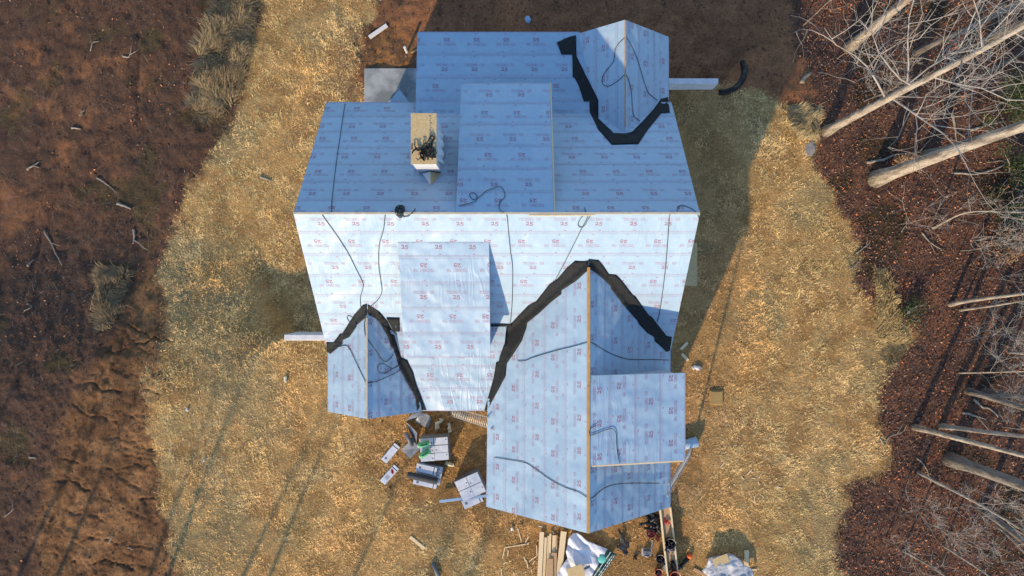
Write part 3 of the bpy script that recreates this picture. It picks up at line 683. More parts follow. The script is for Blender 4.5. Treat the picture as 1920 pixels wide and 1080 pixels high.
# shingle pallets
def pallet(corners, h, rows, colsn, label, seed, z0=None):
    """corners: three photo pixels of the top face (a, b along, c across), h height of the stack"""
    A, B, C_ = (G(*c, up=h) for c in corners); z = min(gz(A.x, A.y), gz(B.x, B.y)) if z0 is None else z0
    A.z = B.z = C_.z = 0; ex, ey = B - A, C_ - A; cen = A + ex / 2 + ey / 2; ang = math.atan2(ex.y, ex.x); lx, ly = ex.length, ey.length
    if ex.cross(ey).z < 0: ang += math.pi
    e = empty('shingle_pallet', (cen.x, cen.y, z), ang); tag(e, label, 'shingle pallet', 'pallets of shingles in front of the porch')
    for i in range(5):
        mb = MB(); mb.box((-lx / 2 + lx * (i + .5) / 5, 0, .10), (lx / 5 - .06, ly - .04, .022)); mb.build('pallet_slat', M['wood2'], e)
    for y in (-.4, 0, .4):
        mb = MB(); mb.box((0, y * ly, .045), (lx - .05, .06, .085)); mb.build('pallet_bearer', M['wood2'], e)
    rs = random.Random(seed); lay = int((h - .115) / .085)
    for k in range(lay):
        for i in range(colsn):
            for j in range(rows):
                mb = MB(); w_, d_ = lx / colsn - .009, ly / rows - .004; o = (rs.uniform(-.01, .01), rs.uniform(-.012, .012))
                c = (-lx / 2 + lx * (i + .5) / colsn + o[0], -ly / 2 + ly * (j + .5) / rows + o[1], .115 + .085 * (k + .5))
                mb.box(c, (w_, d_, .078), rs.uniform(-.012, .012))
                if k == lay - 1:
                    mb.box((c[0], c[1], c[2] + .041), (w_ - .02, d_ - .02, .006), 0, 1)
                    for s in (rs.choice((-.36, .36)),):
                        mb.box((c[0] + s * w_, c[1] + rs.uniform(-.25, .25) * d_, c[2] + .046), (.045, .055, .003), rs.uniform(-.4, .4), 2)
                mb.build('bundle', [M['shingside'], M['shing'], M['black']], e)
    return e, cen, z, ang, lx, ly
pallet([(789, 866), (843, 862), (785, 823)], 1.05, 3, 2, 'wrapped shingle pallet with two green packs on top', 1)
P2 = pallet([(775, 902), (822, 912), (785, 868)], .62, 3, 1, 'shingle pallet with a black roll and loose bundles on top', 2)
pallet([(868, 942), (912, 922), (851, 905)], .95, 2, 2, 'tilted shingle pallet beside the left eave of the big gable', 3)
def roll(pxa, pxb, r, z, m, name, label, cat, extra=None):
    a, b = at(*pxa, z), at(*pxb, z); mb = MB(); d = (b - a)
    mb.tube([a, a + d * .02, b - d * .02, b], [r * .92, r, r, r * .92], 16); mb.tube([a - d * .004, a + d * .01], r * .35, 10, 1); mb.tube([b - d * .01, b + d * .004], r * .35, 10, 1)
    return thing(name, mb, [m, M['shing'], extra or m], label, cat, None, (a + b) / 2)
pt = gz(-3.6, -7.5) + 1.07
def pack(pxc, ang, label):
    c = at(*pxc, pt + .13); e = empty('green_pack', (c.x, c.y, c.z - .12), ang); tag(e, label, 'pack', 'green packs on the shingle pallet')
    mb = MB(); mb.tube([(-.26, 0, .125), (-.24, 0, .125), (.24, 0, .125), (.26, 0, .125)], [.10, .125, .125, .10], 12); mb.build('wrapper', M['green'], e)
    mb = MB(); mb.box((0, -.01, .252), (.34, .07, .006)); mb.build('printed_band', M['dgreen'], e)
    mb = MB(); mb.tube([(.26, 0, .125), (.30, 0, .125)], [.1, .08], 12); mb.tube([(-.30, 0, .125), (-.26, 0, .125)], [.08, .1], 12); mb.build('end_cap', M['shing'], e)
pack((795, 833), .25, 'green cylindrical pack nearer the house on the shingle pallet'); pack((797, 850), .62, 'green cylindrical pack nearer the pallet corner, turned askew')
z2 = P2[2] + .62
a, b = at(764, 890, z2 + .14), at(820, 902, z2 + .14); mb = MB(); mb.tube([a, a.lerp(b, .03), a.lerp(b, .97), b], [.13, .15, .15, .13], 16); thing('felt_roll', mb, M['char'], 'thick charcoal felt roll lying across the second shingle pallet', 'roll', None, (a + b) / 2)
def bundle(pxc, ang, label, z=None, red=False, size=(1.0, .32, .09)):
    g0 = G(*pxc) if z is None else at(*pxc, z); e = empty('shingle_bundle', g0, ang); tag(e, label, 'shingle bundle', 'loose shingle bundles')
    mb = MB(); mb.box((0, 0, size[2] / 2 + .01), size); mb.build('wrapper', M['shing'], e)
    mb = MB(); mb.box((size[0] * .36, 0, size[2] + .012), (.035, size[1] * .96, .008)); mb.box((size[0] / 2 + .01, 0, size[2] / 2), (.03, size[1] * .9, size[2] * .7)); mb.build('strap', M['black'], e)
    mb = MB()
    if red:
        for i, s in enumerate((.16, .20, .24)): mb.box((size[0] * s, (-.05, .0, .05)[i], size[2] + .013), (.09, .12, .006))
        mb.build('red_print', M['red'], e); mb = MB()
        for i in range(3): mb.box((-.16, -.06 + .06 * i, size[2] + .013), (.22 - .05 * (i % 2), .022, .006))
    else: mb.box((-size[0] * .32, .02, size[2] + .013), (.10, .10, .006)); mb.box((-size[0] * .32, -.02, size[2] + .014), (.05, .03, .006))
    mb.build('printed_mark', M['dgrey'], e)
bundle((733, 849), .87, 'single white shingle bundle lying on grass, the plain one'); bundle((731, 889), .84, 'single white shingle bundle with red printed mark on grass', red=True)
bundle((800, 879), -.22, 'opened pale bundle on the far side of the second pallet', z2 + .01, size=(.95, .36, .1)); bundle((797, 907), -.22, 'pale bundle along the near edge of the second pallet', z2 + .01, size=(1.1, .2, .08))
bundle((886, 938), .42, 'lone bundle set at the foot of the tilted pallet', None, size=(.95, .42, .12))
a, b = G(824, 940, .3), G(914, 929, .5); mb = MB(); d = b - a; mb.box((a + b) / 2, (d.length, .13, .07), math.atan2(d.y, d.x), ry=-math.atan2(d.z, math.hypot(d.x, d.y))); thing('trim_board', mb, M['blue'], 'long pale blue trim board across the tilted pallet', 'board')

# flashing sheets and foam scraps
def sheet(pts, m, name, label, cat, th=.012, group=None):
    """bent sheet through (px,py,height) points, fanned from the first"""
    vs = [G(p[0], p[1], p[2]) for p in pts]; n = len(vs); mb = MB()
    fs = [(0, i, i + 1) for i in range(1, n - 1)]
    mb.add(vs + [v - Vector((0, 0, th)) for v in vs], fs + [tuple(n + i for i in f)[::-1] for f in fs] + [(i, (i + 1) % n, n + (i + 1) % n, n + i) for i in range(n)])
    return thing(name, mb, m, label, cat, group)
sheet([(783, 782, .40), (761, 789, .05), (772, 777, .20), (786, 773, .34), (800, 776, .3), (808, 782, .2), (806, 796, .08), (802, 803, .05), (790, 797, .2), (778, 790, .2)], M['grey'], 'metal_sheet', 'bent grey metal sheet on grass below the porch corner', 'sheet')
sheet([(761, 792, .03), (768, 797, .42), (782, 811, .42), (781, 832, .05), (774, 822, .3)], M['grey'], 'metal_flashing', 'upright folded grey flashing between metal sheet and pallet', 'flashing')
sheet([(752, 843, .03), (773, 823, .12), (787, 842, .03), (769, 860, .03)], M['grey'], 'metal_plate', 'square grey plate on grass left of the green packs', 'sheet')
a, b = G(761, 812, .35), G(772, 836, .2); mb = MB(); mb.tube([a, b], .10, 8); thing('dark_duct', mb, M['dgrey'], 'dark grey duct length standing on the square plate', 'duct')
def scrap(pxs, m, label, r=.10, cat='scrap', name='foam_scrap', up=.05):
    mb = MB(); rs = random.Random(label)
    pts = [G(x, y, up) for x, y in pxs]; path = []
    for i in range(len(pts) - 1):
        for t in (0, .5): path.append(pts[i].lerp(pts[i + 1], t) + Vector((rs.gauss(0, .03), rs.gauss(0, .03), rs.uniform(0, .06))))
    path.append(pts[-1]); mb.tube(path, [r * rs.uniform(.6, 1.25) for _ in path], 7, smooth=False)
    return thing(name, mb, m, label, cat, None, pts[0])
scrap([(828, 784), (820, 795), (818, 806)], M['foam'], 'longest cream foam scrap on grass beside the bent metal sheet'); scrap([(839, 793), (842, 803), (844, 810)], M['foam'], 'upright cream foam scrap above the pallet with green packs', .08)
scrap([(836, 867), (843, 870), (851, 871)], M['foam'], 'crumpled cream foam at the corner of the green-pack pallet', .13)
scrap([(1298, 690), (1306, 688), (1311, 693)], M['whitepaint'], 'white crumpled scrap on grass right of the side dormer', .14); scrap([(536, 708), (538, 715)], M['foam'], 'small pale lump on grass left of the small front gable', .10)
scrap([(857, 774), (864, 778)], M['foam'], 'cream scrap under the porch eave by the ladder', .07); scrap([(960, 990), (963, 993)], M['whitepaint'], 'small white paper ball left of the lumber stack', .07)
scrap([(870, 896), (873, 903)], M['char'], 'small dark rag by the foot of the trim board', .06) if False else None
scrap([(988, 34), (994, 41)], M['blue'], 'pale blue plastic scrap on shaded soil behind the house', .13); scrap([(352, 767), (353, 770)], M['whitepaint'], 'small white litter on the left lawn', .05); scrap([(381, 862), (384, 865)], M['whitepaint'], 'small white litter lower on the left lawn', .05)
scrap([(1250, 201), (1258, 200)], M['foam'], 'pale scrap hanging at the right eave corner by the flashing', .06, up=5.6)

# lumber and sticks
def board(pa, pb, w, h, m, label, cat='board', name='board', up=0.0, group=None, a_up=0.0):
    a, b = G(*pa, up + a_up), G(*pb, up); d = b - a; mb = MB()
    mb.box((0, 0, 0), (d.length, w, h)); o = mb.build(name, m); o.location = (a + b) / 2 + Vector((0, 0, h / 2 + .012)); o.rotation_euler = (0, -math.atan2(d.z, math.hypot(d.x, d.y)), math.atan2(d.y, d.x))
    return tag(o, label, cat, group)
board((693, 71), (726, 48), .2, .09, M['whitepaint'], 'long white board on soil behind the pad'); board((771, 100), (784, 93), .07, .05, M['wood2'], 'thin brown board end poking from behind the rear roof')
board((769, 1006), (796, 1028), .14, .045, M['wood'], 'short pale plank alone on the front grass'); board((1276, 655), (1289, 642), .13, .04, M['wood'], 'short grey board slanting up on the grass right of the house')
board((1278, 663), (1290, 676), .13, .04, M['wood'], 'short grey board slanting down on the grass right of the house')
mb = MB(); p = [G(811, 1055, .09), G(817, 1068, .09), G(822, 1084, .09)]; mb.tube(p, .09, 10); thing('drain_pipe', mb, M['dgrey'], 'dark grey pipe end on grass at the bottom edge', 'pipe')
LG = 'lumber lying in front of the big gable'
for i, (x0, y0, x1, y1, w_, m, up, lab) in enumerate([
    (1016, 997, 1011, 1092, .21, 'wood', .10, 'leftmost and widest pale plank of the lumber stack'), (1023, 1007, 1019, 1092, .13, 'wood', .05, 'pale stud just right of the widest lumber plank'),
    (1028, 1004, 1025, 1092, .10, 'wood', .0, 'low stud in the gap of the lumber stack'), (1032, 1000, 1029, 1092, .09, 'wood', .10, 'thin tall stud in the middle of the lumber stack'),
    (1039, 1003, 1036, 1092, .17, 'wood', .04, 'short wide plank in the middle of the lumber stack'), (1044, 1003, 1042, 1092, .06, 'wood2', .09, 'narrow batten beside the wide slanted plank'),
    (1057, 996, 1046, 1092, .27, 'wood', .14, 'wide plank slanting beside the white lumber wrap'), (1039, 1036, 1037, 1092, .26, 'wood2', .17, 'brown plank end lying on top of the lumber stack'),
    (1031, 1047, 1031, 1092, .29, 'wood2', .24, 'topmost brown plank end on the lumber stack')]):
    board((x0, y0), (x1, y1), w_, .045, M[m], lab, 'plank', 'plank', up, LG)
rs = random.Random(3)
SCR = [(970, 989, 978, 1015), (991, 1005, 985, 1017), (948, 1026, 992, 1019), (947, 1026, 942, 1047), (953, 1031, 952, 1042), (1006, 1022, 1007, 1042), (982, 1043, 986, 1053), (987, 1050, 990, 1065), (1003, 1051, 998, 1058), (997, 1066, 997, 1072), (944, 1058, 948, 1053), (940, 1066, 941, 1080), (1010, 986, 1018, 988), (1035, 996, 1039, 1001), (1006, 1042, 992, 1052)]
for s in SCR: board(s[:2], s[2:], .045, .03, M['wood'], 'thin pale wood offcut strewn on dirt left of the lumber stack', 'offcut', 'wood_offcut', 0, 'offcuts strewn left of the lumber')
SC2 = [(1350, 876, 1358, 867), (1400, 890, 1409, 880), (1405, 883, 1412, 886), (1422, 897, 1427, 888), (1453, 913, 1467, 915), (1428, 928, 1432, 933), (1376, 907, 1378, 911), (1409, 896, 1416, 897), (1421, 903, 1424, 909), (1414, 930, 1415, 945), (1389, 893, 1394, 898)]
for s in SC2: board(s[:2], s[2:], .04, .03, M['wood'], 'thin pale wood offcut scattered on grass right of the ladder', 'offcut', 'wood_offcut', 0, 'offcuts scattered on the right lawn')

# white lumber wrap with green printed hem
def cloth(outline, res, hf, m, parts_fn=None):
    """solid crumpled sheet over a px outline; hf gives height above ground"""
    pts = [Vector((x, y, 0)) for x, y in outline]; bm = bmesh.new(); vs = [bm.verts.new(p) for p in pts]
    for t in tessellate_polygon([pts]): bm.faces.new([vs[i] for i in t])
    for _ in range(6):
        ed = [e for e in bm.edges if e.calc_length() > res]
        if not ed: break
        bmesh.ops.subdivide_edges(bm, edges=ed, cuts=1); bmesh.ops.triangulate(bm, faces=bm.faces)
    bm.verts.index_update(); n = len(bm.verts); P = [G(v.co.x, v.co.y, hf(v.co.x, v.co.y)) for v in bm.verts]
    mb = MB(); fl = list(bm.faces); mb.add(P + [p - Vector((0, 0, .01)) for p in P], [tuple(v.index for v in f.verts) for f in fl] + [tuple(n + v.index for v in f.verts)[::-1] for f in fl] + [(e.verts[0].index, e.verts[1].index, n + e.verts[1].index, n + e.verts[0].index) for e in bm.edges if len(e.link_faces) == 1], 0, True)
    bm.free(); return mb
def crump(x, y, s=1.0): return s * float(.42 * fbm(np.array(x / 20), np.array(y / 20), 3, 4) + .10 * abs(math.sin((x * .75 + y * .55) / 9 + 5 * float(fbm(np.array(x / 34), np.array(y / 34), 2)))))
WH = lambda x, y:   .06 + .24 * float(fbm(np.array((x * .62 + y * .78) / 34), np.array((x * .78 - y * .62) / 13), 3, 4)) + .10 * abs(math.sin((x * .72 - y * .69) / 7.5 + 2.5 * float(fbm(np.array(x / 40), np.array(y / 40), 2))))
wr = empty('lumber_wrap', G(1090, 1050)); tag(wr, 'crumpled white plastic lumber wrap with dark green printed hem', 'wrap')
def child(mb, name, m, e): o = mb.build(name, m, e); o.location = -e.location; return o
child(cloth([(1066, 1010), (1074, 1000), (1083, 999), (1092, 1006), (1101, 1014), (1120, 1022), (1140, 1030), (1131, 1047), (1118, 1066), (1112, 1092), (1040, 1092), (1050, 1066), (1064, 1047), (1061, 1035), (1064, 1022)], 4, WH, M['white']), 'sheet', M['white'], wr)
child(cloth([(1139, 1030), (1156, 1039), (1143, 1060), (1118, 1092), (1104, 1092), (1117, 1068), (1129, 1050)], 4, lambda x, y: WH(x, y) + .03, M['dgreen']), 'printed_hem', M['dgreen'], wr)
mb = MB()
for (x0, y0, x1, y1) in ((1153, 1040, 1122, 1086), (1149, 1040, 1119, 1084)):
    n_ = 8
    for i in range(n_):
        a, b = [Vector(G(x0 + (x1 - x0) * t, y0 + (y1 - y0) * t, WH(x0 + (x1 - x0) * t, y0 + (y1 - y0) * t) + .075)) for t in (i / n_, (i + 1) / n_)]
        mb.tube([a, b], .018, 4)
for i in range(9):                                        # rows of small white lettering on the hem
    t = i / 9; x, y = 1143 - 30 * t, 1038 + 44 * t; c = G(x, y, WH(x, y) + .07); mb.box(c, (.16, .035, .01), .98); 
child(mb, 'printed_stripe', M['whitepaint'], wr)
c = G(1129, 1049, WH(1129, 1049) + .12); mb = MB(); mb.lathe(c, [(.001, .012), (.17, .01), (.19, -.005)], 20); o = child(mb, 'round_emblem', M['teal'], wr)
mb = MB(); c = G(1101, 1064, WH(1101, 1064) + .10); mb.box(c, (.3, .11, .012), .5); child(mb, 'printed_patch', M['dgrey'], wr)
board((1076, 1062), (1086, 1092), .75, .02, M['osb'], 'square of plywood under the edge of the white lumber wrap', 'plywood', 'plywood_panel', .62)
# grey tarp over a stack on the right
tb = empty('tarp_stack', G(1366, 1062)); tag(tb, 'stack covered by a clear grey tarp at the bottom edge', 'tarp')
TH = lambda x, y: .34 * min(1, max(0, (1 - max(abs(x - 1366) / 54, (1066 - y) / 36)) * 3)) + .04 + .42 * crump(x * 1.7, y * 1.7, 1)
child(cloth([(1326, 1080), (1316, 1070), (1324, 1062), (1330, 1046), (1352, 1041), (1368, 1037), (1376, 1041), (1388, 1049), (1396, 1060), (1409, 1066), (1414, 1076), (1408, 1092), (1325, 1092)], 4, TH, M['tarp']), 'tarp', M['tarp'], tb)
a, b = G(1338, 1056, .50), G(1366, 1046, .50); mb = MB(); mb.box((a + b) / 2, ((b - a).length, .42, .03), math.atan2((b - a).y, (b - a).x)); child(mb, 'plywood_sheet', M['osb'], tb)
board((1399, 1031), (1399, 1066), .2, .09, M['wood'], 'upright cream beam beside the grey tarp stack'); board((1300, 1066), (1326, 1080), .14, .06, M['wood2'], 'brown plank slanting from the left of the grey tarp'); board((1405, 1068), (1418, 1067), .06, .05, M['wood'], 'small stick jutting right from the grey tarp')
# wooden trough with tools
tw = empty('tool_trough', G(1254, 1020)); tag(tw, 'long wooden trough of boards holding tools and buckets', 'trough')
a, b = G(1247, 952, .35), G(1263, 1094, .35); d = b - a; an = math.atan2(d.y, d.x); side = Vector((-d.y, d.x, 0)).normalized()
mb = MB(); mb.box((a + b) / 2 - Vector((0, 0, .07)), (d.length, .42, .03), an); child(mb, 'floor_board', M['wood2'], tw)
for s in (-1, 1):
    mb = MB(); mb.box((a + b) / 2 + side * .24 * s, (d.length, .07, .16), an); child(mb, 'side_rail', M['wood'], tw)
for t in (.12, .5, .88):
    mb = MB(); c = a.lerp(b, t); mb.box((c.x, c.y, (c.z - .08 + gz(c.x, c.y)) / 2), (.12, .5, c.z - .08 - gz(c.x, c.y)), an); child(mb, 'support_block', M['wood2'], tw)
def bucket(px, up, r, h, m, label, inner):
    c = G(*px, up); e = empty('bucket', c); tag(e, label, 'bucket')
    mb = MB(); mb.lathe((0, 0, 0), [(.001, 0), (r * .82, 0), (r, h), (r * 1.06, h), (r * 1.06, h - .03), (r * .97, h - .03), (r * .8, .02), (.001, .02)], 20); mb.build('shell', m, e)
    mb = MB(); mb.tube([(r * 1.05 * math.cos(t), r * 1.05 * math.sin(t) * .9, h + .02 * math.sin(t * 2)) for t in np.linspace(0, math.pi, 9)], .008, 5); mb.build('handle', M['alu'], e)
    mb = MB(); rs = random.Random(label)
    for i in range(9): mb.tube([(rs.uniform(-.5, .5) * r, rs.uniform(-.5, .5) * r, h * .3), (rs.uniform(-.6, .6) * r, rs.uniform(-.6, .6) * r, h * rs.uniform(.8, 1.05))], .03, 6)
    mb.build('contents', inner, e)
bucket((1254, 1015), .30, .24, .34, M['black'], 'black bucket standing on the wooden trough', M['black']); bucket((1263, 1076), .30, .24, .38, M['orange'], 'orange bucket with pale rim at the end of the trough', M['black'])
bucket((1236, 1044), 0, .2, .3, M['char'], 'dark round tool tub on soil left of the trough', M['black']); bucket((1233, 1070), 0, .17, .25, M['red'], 'dark red pail at the bottom edge left of the trough', M['black'])
def tangle(px, n, sx, sy, m, name, label, cat, r=(.02, .05), up=.06, seed=1, hmax=.25):
    mb = MB(); rs = random.Random(seed); c0 = G(*px, up)
    for i in range(n):
        p = c0 + Vector((rs.gauss(0, sx), rs.gauss(0, sy), rs.uniform(0, hmax * .5))); pts = [p]
        for k in range(4):
            p = p + Vector((rs.gauss(0, sx * .7), rs.gauss(0, sy * .7), rs.gauss(0, .05))); p.z = max(min(p.z, c0.z + hmax), c0.z - up + r[1]); pts.append(p)
        mb.tube(pts, [rs.uniform(*r) for _ in pts], 6)
    return thing(name, mb, m, label, cat, None, c0)
tangle((1228, 976), 26, .22, .16, M['black'], 'tool_bag', 'black tool bags heaped left of the trough under the eave', 'tool bag', (.04, .09), .08, 2, .35)
tangle((1248, 977), 6, .06, .05, M['red'], 'chalk_reel', 'small red tool in the upper part of the trough', 'tool', (.02, .04), .36, 3, .1)
tangle((1256, 1032), 8, .09, .07, M['dgrey'], 'nail_gun', 'grey nail gun lying in the trough below the black bucket', 'tool', (.025, .05), .36, 4, .15)
tangle((1258, 1062), 14, .12, .14, M['black'], 'tool_belt', 'dark tool belt lying in the trough above the orange bucket', 'tool belt', (.02, .05), .36, 6, .2)
# air hose coil
mb = MB(); path = [];
for i in range(140):
    a_ = i * .31; rr_ = 5.5 + 3 * math.sin(i * .13); path.append(G(1221 + rr_ * math.cos(a_) , 1000 + rr_ * .95 * math.sin(a_), .04 + .0009 * i))
for i in range(40):
    a_ = i * .4; rr_ = 4.2; path.append(G(1233 + rr_ * math.cos(a_) * .8, 1010 + rr_ * math.sin(a_), .05 + .001 * i))
mb.tube(path, .02, 5); thing('air_hose', mb, M['maroon'], 'coiled dark red air hose on soil left of the trough', 'hose', None, path[0])
# black jacket on the ground
jk = empty('jacket', G(1167, 1025)); tag(jk, 'black jacket dropped on soil between wrap and air hose', 'jacket')
child(cloth([(1161, 995), (1166, 999), (1171, 1011), (1173, 1018), (1180, 1015), (1180, 1024), (1175, 1029), (1178, 1036), (1175, 1041), (1169, 1039), (1166, 1033), (1158, 1029), (1155, 1024), (1160, 1022), (1162, 1014), (1163, 1005)], 3, lambda x, y: .04 + .35 * crump(x, y), M['black']), 'body', M['black'], jk)
child(cloth([(1158, 993), (1162, 992), (1168, 1004), (1170, 1013), (1164, 1013), (1162, 1003)], 3, lambda x, y: .10 + .3 * crump(x, y), M['black']), 'sleeve', M['black'], jk)
# compressor-like tool, level, blower
tl = empty('saw', G(1212, 1034)); tag(tl, 'small grey power saw on soil left of the trough', 'saw')
c = tl.location
mb = MB(); mb.box((0, 0, .12), (.32, .22, .2)); mb.build('motor_housing', M['dgrey'], tl)
mb = MB(); mb.lathe((.0, -.16, .14), [(.001, -.01), (.13, -.01), (.13, .01), (.001, .01)], 18, rx=R(90)); mb.build('blade', M['alu'], tl)
mb = MB(); mb.tube([(-.1, .1, .2), (-.05, .2, .3), (.08, .2, .3), (.12, .1, .22)], .025, 6); mb.build('handle', M['black'], tl)
mb = MB(); mb.box((0, -.02, .012), (.46, .34, .02)); mb.build('base_plate', M['alu'], tl)
board((1221, 1032), (1223, 1012), .06, .03, M['wood'], 'thin wood strip beside the coiled air hose'); board((1244, 1050), (1247, 1069), .07, .04, M['blue'], 'pale blue level leaning beside the trough')
tangle((1193, 1043), 5, .06, .08, M['black'], 'glove', 'small black glove on soil right of the wrap', 'glove', (.02, .045), .05, 8, .1)
bl = empty('leaf_blower', G(1283, 1054)); tag(bl, 'dark tube blower with orange end right of the trough', 'blower')
mb = MB(); a, b = G(1271, 1068, .1), G(1291, 1046, .12); mb.tube([a, a.lerp(b, .5), b], [.07, .08, .10], 10); child(mb, 'tube', M['black'], bl)
mb = MB(); b2 = G(1296, 1039, .12); mb.tube([b, b.lerp(b2, .5), b2], [.11, .13, .08], 10); child(mb, 'nozzle', M['orange'], bl)
# white roll by the side dormer, gable-front offcut, black corrugated pipe, box
mb = MB(); a, b = at(1278, 832, 3.2), at(1307, 828, 3.2); mb.tube([a, b], [.22, .27], 14, cap=False); mb.tube([a, b], [.19, .24], 14, cap=False)
mb = MB(); a, b = G(1284, 834, .25), G(1307, 828, .25); mb.tube([a - (b - a) * .8, a, b], [.21, .22, .25], 14); thing('underlayment_roll', mb, M['fab'], 'pale blue underlayment roll on the grass beside the side dormer', 'roll')
mb = MB(); a, b, c = at(1093, 1012, 5.0), at(1125, 1006, 5.0), at(1109, 999, 5.0)
pth = [G(x, y, .12) for x, y in catmull([(1349, 173), (1362, 172), (1378, 165), (1391, 150), (1396, 132), (1392, 116)], 8)]
mb = MB(); fine_ = [];
for i in range(len(pth) - 1):
    for t in (0, .25, .5, .75): fine_.append(pth[i].lerp(pth[i + 1], t))
mb.tube(fine_, [.115 + .018 * (i % 2) for i in range(len(fine_))], 10); thing('corrugated_pipe', mb, M['black'], 'curved black corrugated drain pipe beyond the white wall stub', 'pipe')
e = empty('utility_box', G(1342, 745)); tag(e, 'straw-coloured square box sunk in the grass right of the house', 'box')
mb = MB(); mb.box((0, 0, .05), (.62, .66, .16)); mb.build('body', mat('weathered_box', (.30, .19, .06), .8, (.38, .26, .1), 8), e)
mb = MB(); mb.box((0, 0, .14), (.52, .56, .03)); mb.build('lid', mat('weathered_lid', (.33, .22, .08), .8, (.26, .17, .07), 8), e)
def rock(px, r, label, m='stone', seed=0, flat=.6, asp=1.6, ang=0):
    mb = MB(); rs = random.Random(seed); c = G(*px); n = 12; prof = [(.001, -.2), (.8, -.1), (1, .25), (.7, .8), (.35, 1), (.001, 1.02)]; vs = []
    for pr, z in prof:
        for k in range(n):
            a = 2 * math.pi * k / n; s = rs.uniform(.78, 1.2); x, y = pr * math.cos(a) * s * asp * r, pr * math.sin(a) * s * r
            vs.append((c.x + x * math.cos(ang) - y * math.sin(ang), c.y + x * math.sin(ang) + y * math.cos(ang), c.z + z * r * flat))
    mb.add(vs, [(i * n + k, i * n + (k + 1) % n, (i + 1) * n + (k + 1) % n, (i + 1) * n + k) for i in range(len(prof) - 1) for k in range(n)])
    return thing('rock', mb, M[m], label, 'rock', None, c)
rock((1518, 279), .24, 'pale grey rock at the edge of grass and woods', asp=1.9, ang=1.3, seed=4, flat=.3)

# ------------------------------------------------------------------ bare trees
def grow(mb_t, mb_c, pts, rad, rs, nprim, blen, lo=.35, levels=3, droop=0.0, sides=(12, 6, 4, 3)):
    mb_t.tube(pts, rad, sides[0]); n = len(pts)
    cum = [0]
    for i in range(n - 1): cum.append(cum[-1] + (pts[i + 1] - pts[i]).length)
    def sub(p, d, L_, r, lev):
        k = 5 if lev < 2 else 4; q_ = [p]; dd = d.normalized()
        for i in range(k):
            dd = (dd + Vector((rs.gauss(0, .20), rs.gauss(0, .20), rs.gauss(.05, .17)))).normalized(); q_.append(q_[-1] + dd * (L_ / k))
        mb_c.tube(q_, [max(.0042, r * (1 - .8 * i / k)) for i in range(k + 1)], sides[lev], cap=False)
        if lev < levels:
            for j in range(rs.randint(5, 8) if lev < 2 else rs.randint(3, 5)):
                t = rs.uniform(.2, 1); i = min(int(t * k), k - 1); s = q_[i].lerp(q_[i + 1], t * k - i)
                ax = Vector((rs.gauss(0, 1), rs.gauss(0, 1), rs.gauss(.15, .7))).normalized()
                sub(s, dd * .75 + ax * .85, L_ * rs.uniform(.42, .68), max(.007, r * .5), lev + 1)
    for j in range(nprim):
        t = lo + (1 - lo) * ((j + rs.random()) / nprim); L0 = t * cum[-1]; i = 0
        while i < n - 2 and cum[i + 1] < L0: i += 1
        s = pts[i].lerp(pts[i + 1], (L0 - cum[i]) / (cum[i + 1] - cum[i])); a = j * 2.4 + rs.uniform(-.5, .5)
        sub(s, Vector((math.cos(a), math.sin(a), rs.uniform(.35, .9))), blen * (1.15 - .55 * t) * rs.uniform(.7, 1.2), rad[i] * .30, 1)
def tree(pxa, pxb, height, r, label, seed, nprim=12, blen=3.2, lo=.4, levels=3, m='bark', bend=.42, xy=None, name='bare_tree', group='bare trees of the woods', rt=.25):
    rs = random.Random(seed)
    if xy is None:
        a = G(*pxa); ra = math.hypot(pxa[0] - 960, pxa[1] - 540); rb = math.hypot(pxb[0] - 960, pxb[1] - 540)
        D = (H - a.z) * ra / rb; b = at(*pxb, H - D); d = (b - a) / (b.z - a.z)
    else:
        a = Vector((xy[0], xy[1], gz(*xy))); d = Vector((rs.uniform(-.05, .05), rs.uniform(-.05, .05), 1))
    n = 14; pts = []; rad = []; wob = [Vector((rs.gauss(0, 1), rs.gauss(0, 1), 0)) for _ in range(4)]
    for i in range(n + 1):
        t = i / n; w = sum((wob[k] * math.sin((k + 1) * 1.9 * t) / (k + 1.2) for k in range(4)), Vector()) * bend * t
        pts.append(Vector((0, 0, -.15)) + d * (height * t) + w); rad.append(r * ((1 - t) * (1 - rt) + rt * (1 - t * .9)) * (1 + .45 * math.exp(-t * 38)))
    e = empty(name, a); tag(e, label, 'tree', group)
    mt, mc_ = MB(), MB(); grow(mt, mc_, pts, rad, rs, nprim, blen, lo, levels)
    mt.build('trunk', M[m], e)
    if mc_.v: mc_.build('crown', M['twig'], e)
    return e
tree((1548, 247), (1838, 98), 19, .20, 'pale tree at the wood edge, trunk base left of all others', 11, 18, 4.6, .22, rt=.35)
tree((1642, 336), (1905, 243), 24, .30, 'thickest pale trunk leaning right out of the picture', 12, 12, 4.0, .55)
tree((1735, 296), (1900, 245), 22, .27, 'grey trunk showing behind the thickest pale trunk', 13, 10, 3.5, .55, m='barkd')
tree((1590, 92), (1695, 2), 22, .22, 'thick pale trunk crossing the top edge', 14, 12, 3.8, .35)
tree((1716, 100), (1880, 18), 18, .14, 'slim grey trunk behind the crown of the edge tree', 15, 14, 3.2, .3, m='barkd')
tree((1796, 166), (1916, 110), 15, .09, 'thin sapling right of the edge tree trunk', 16, 10, 2.2, .25, m='barkd')
tree((1860, 75), (1918, 45), 22, .24, 'broad grey trunk in the top right corner', 17, 9, 4, .5, m='barkd')
tree((1505, 48), (1562, 4), 8, .035, 'thin bent sapling at the top edge of the woods', 18, 7, 1.2, .25, 2, m='barkd')
tree((1750, 428), (1905, 366), 9, .05, 'thin whip of a sapling below the thickest trunk', 19, 8, 1.6, .3, 2, bend=.6)
tree((1781, 572), (1900, 544), 12, .09, 'curved sapling at the right edge, upper one of a pair', 20, 9, 1.8, .35, bend=.5)
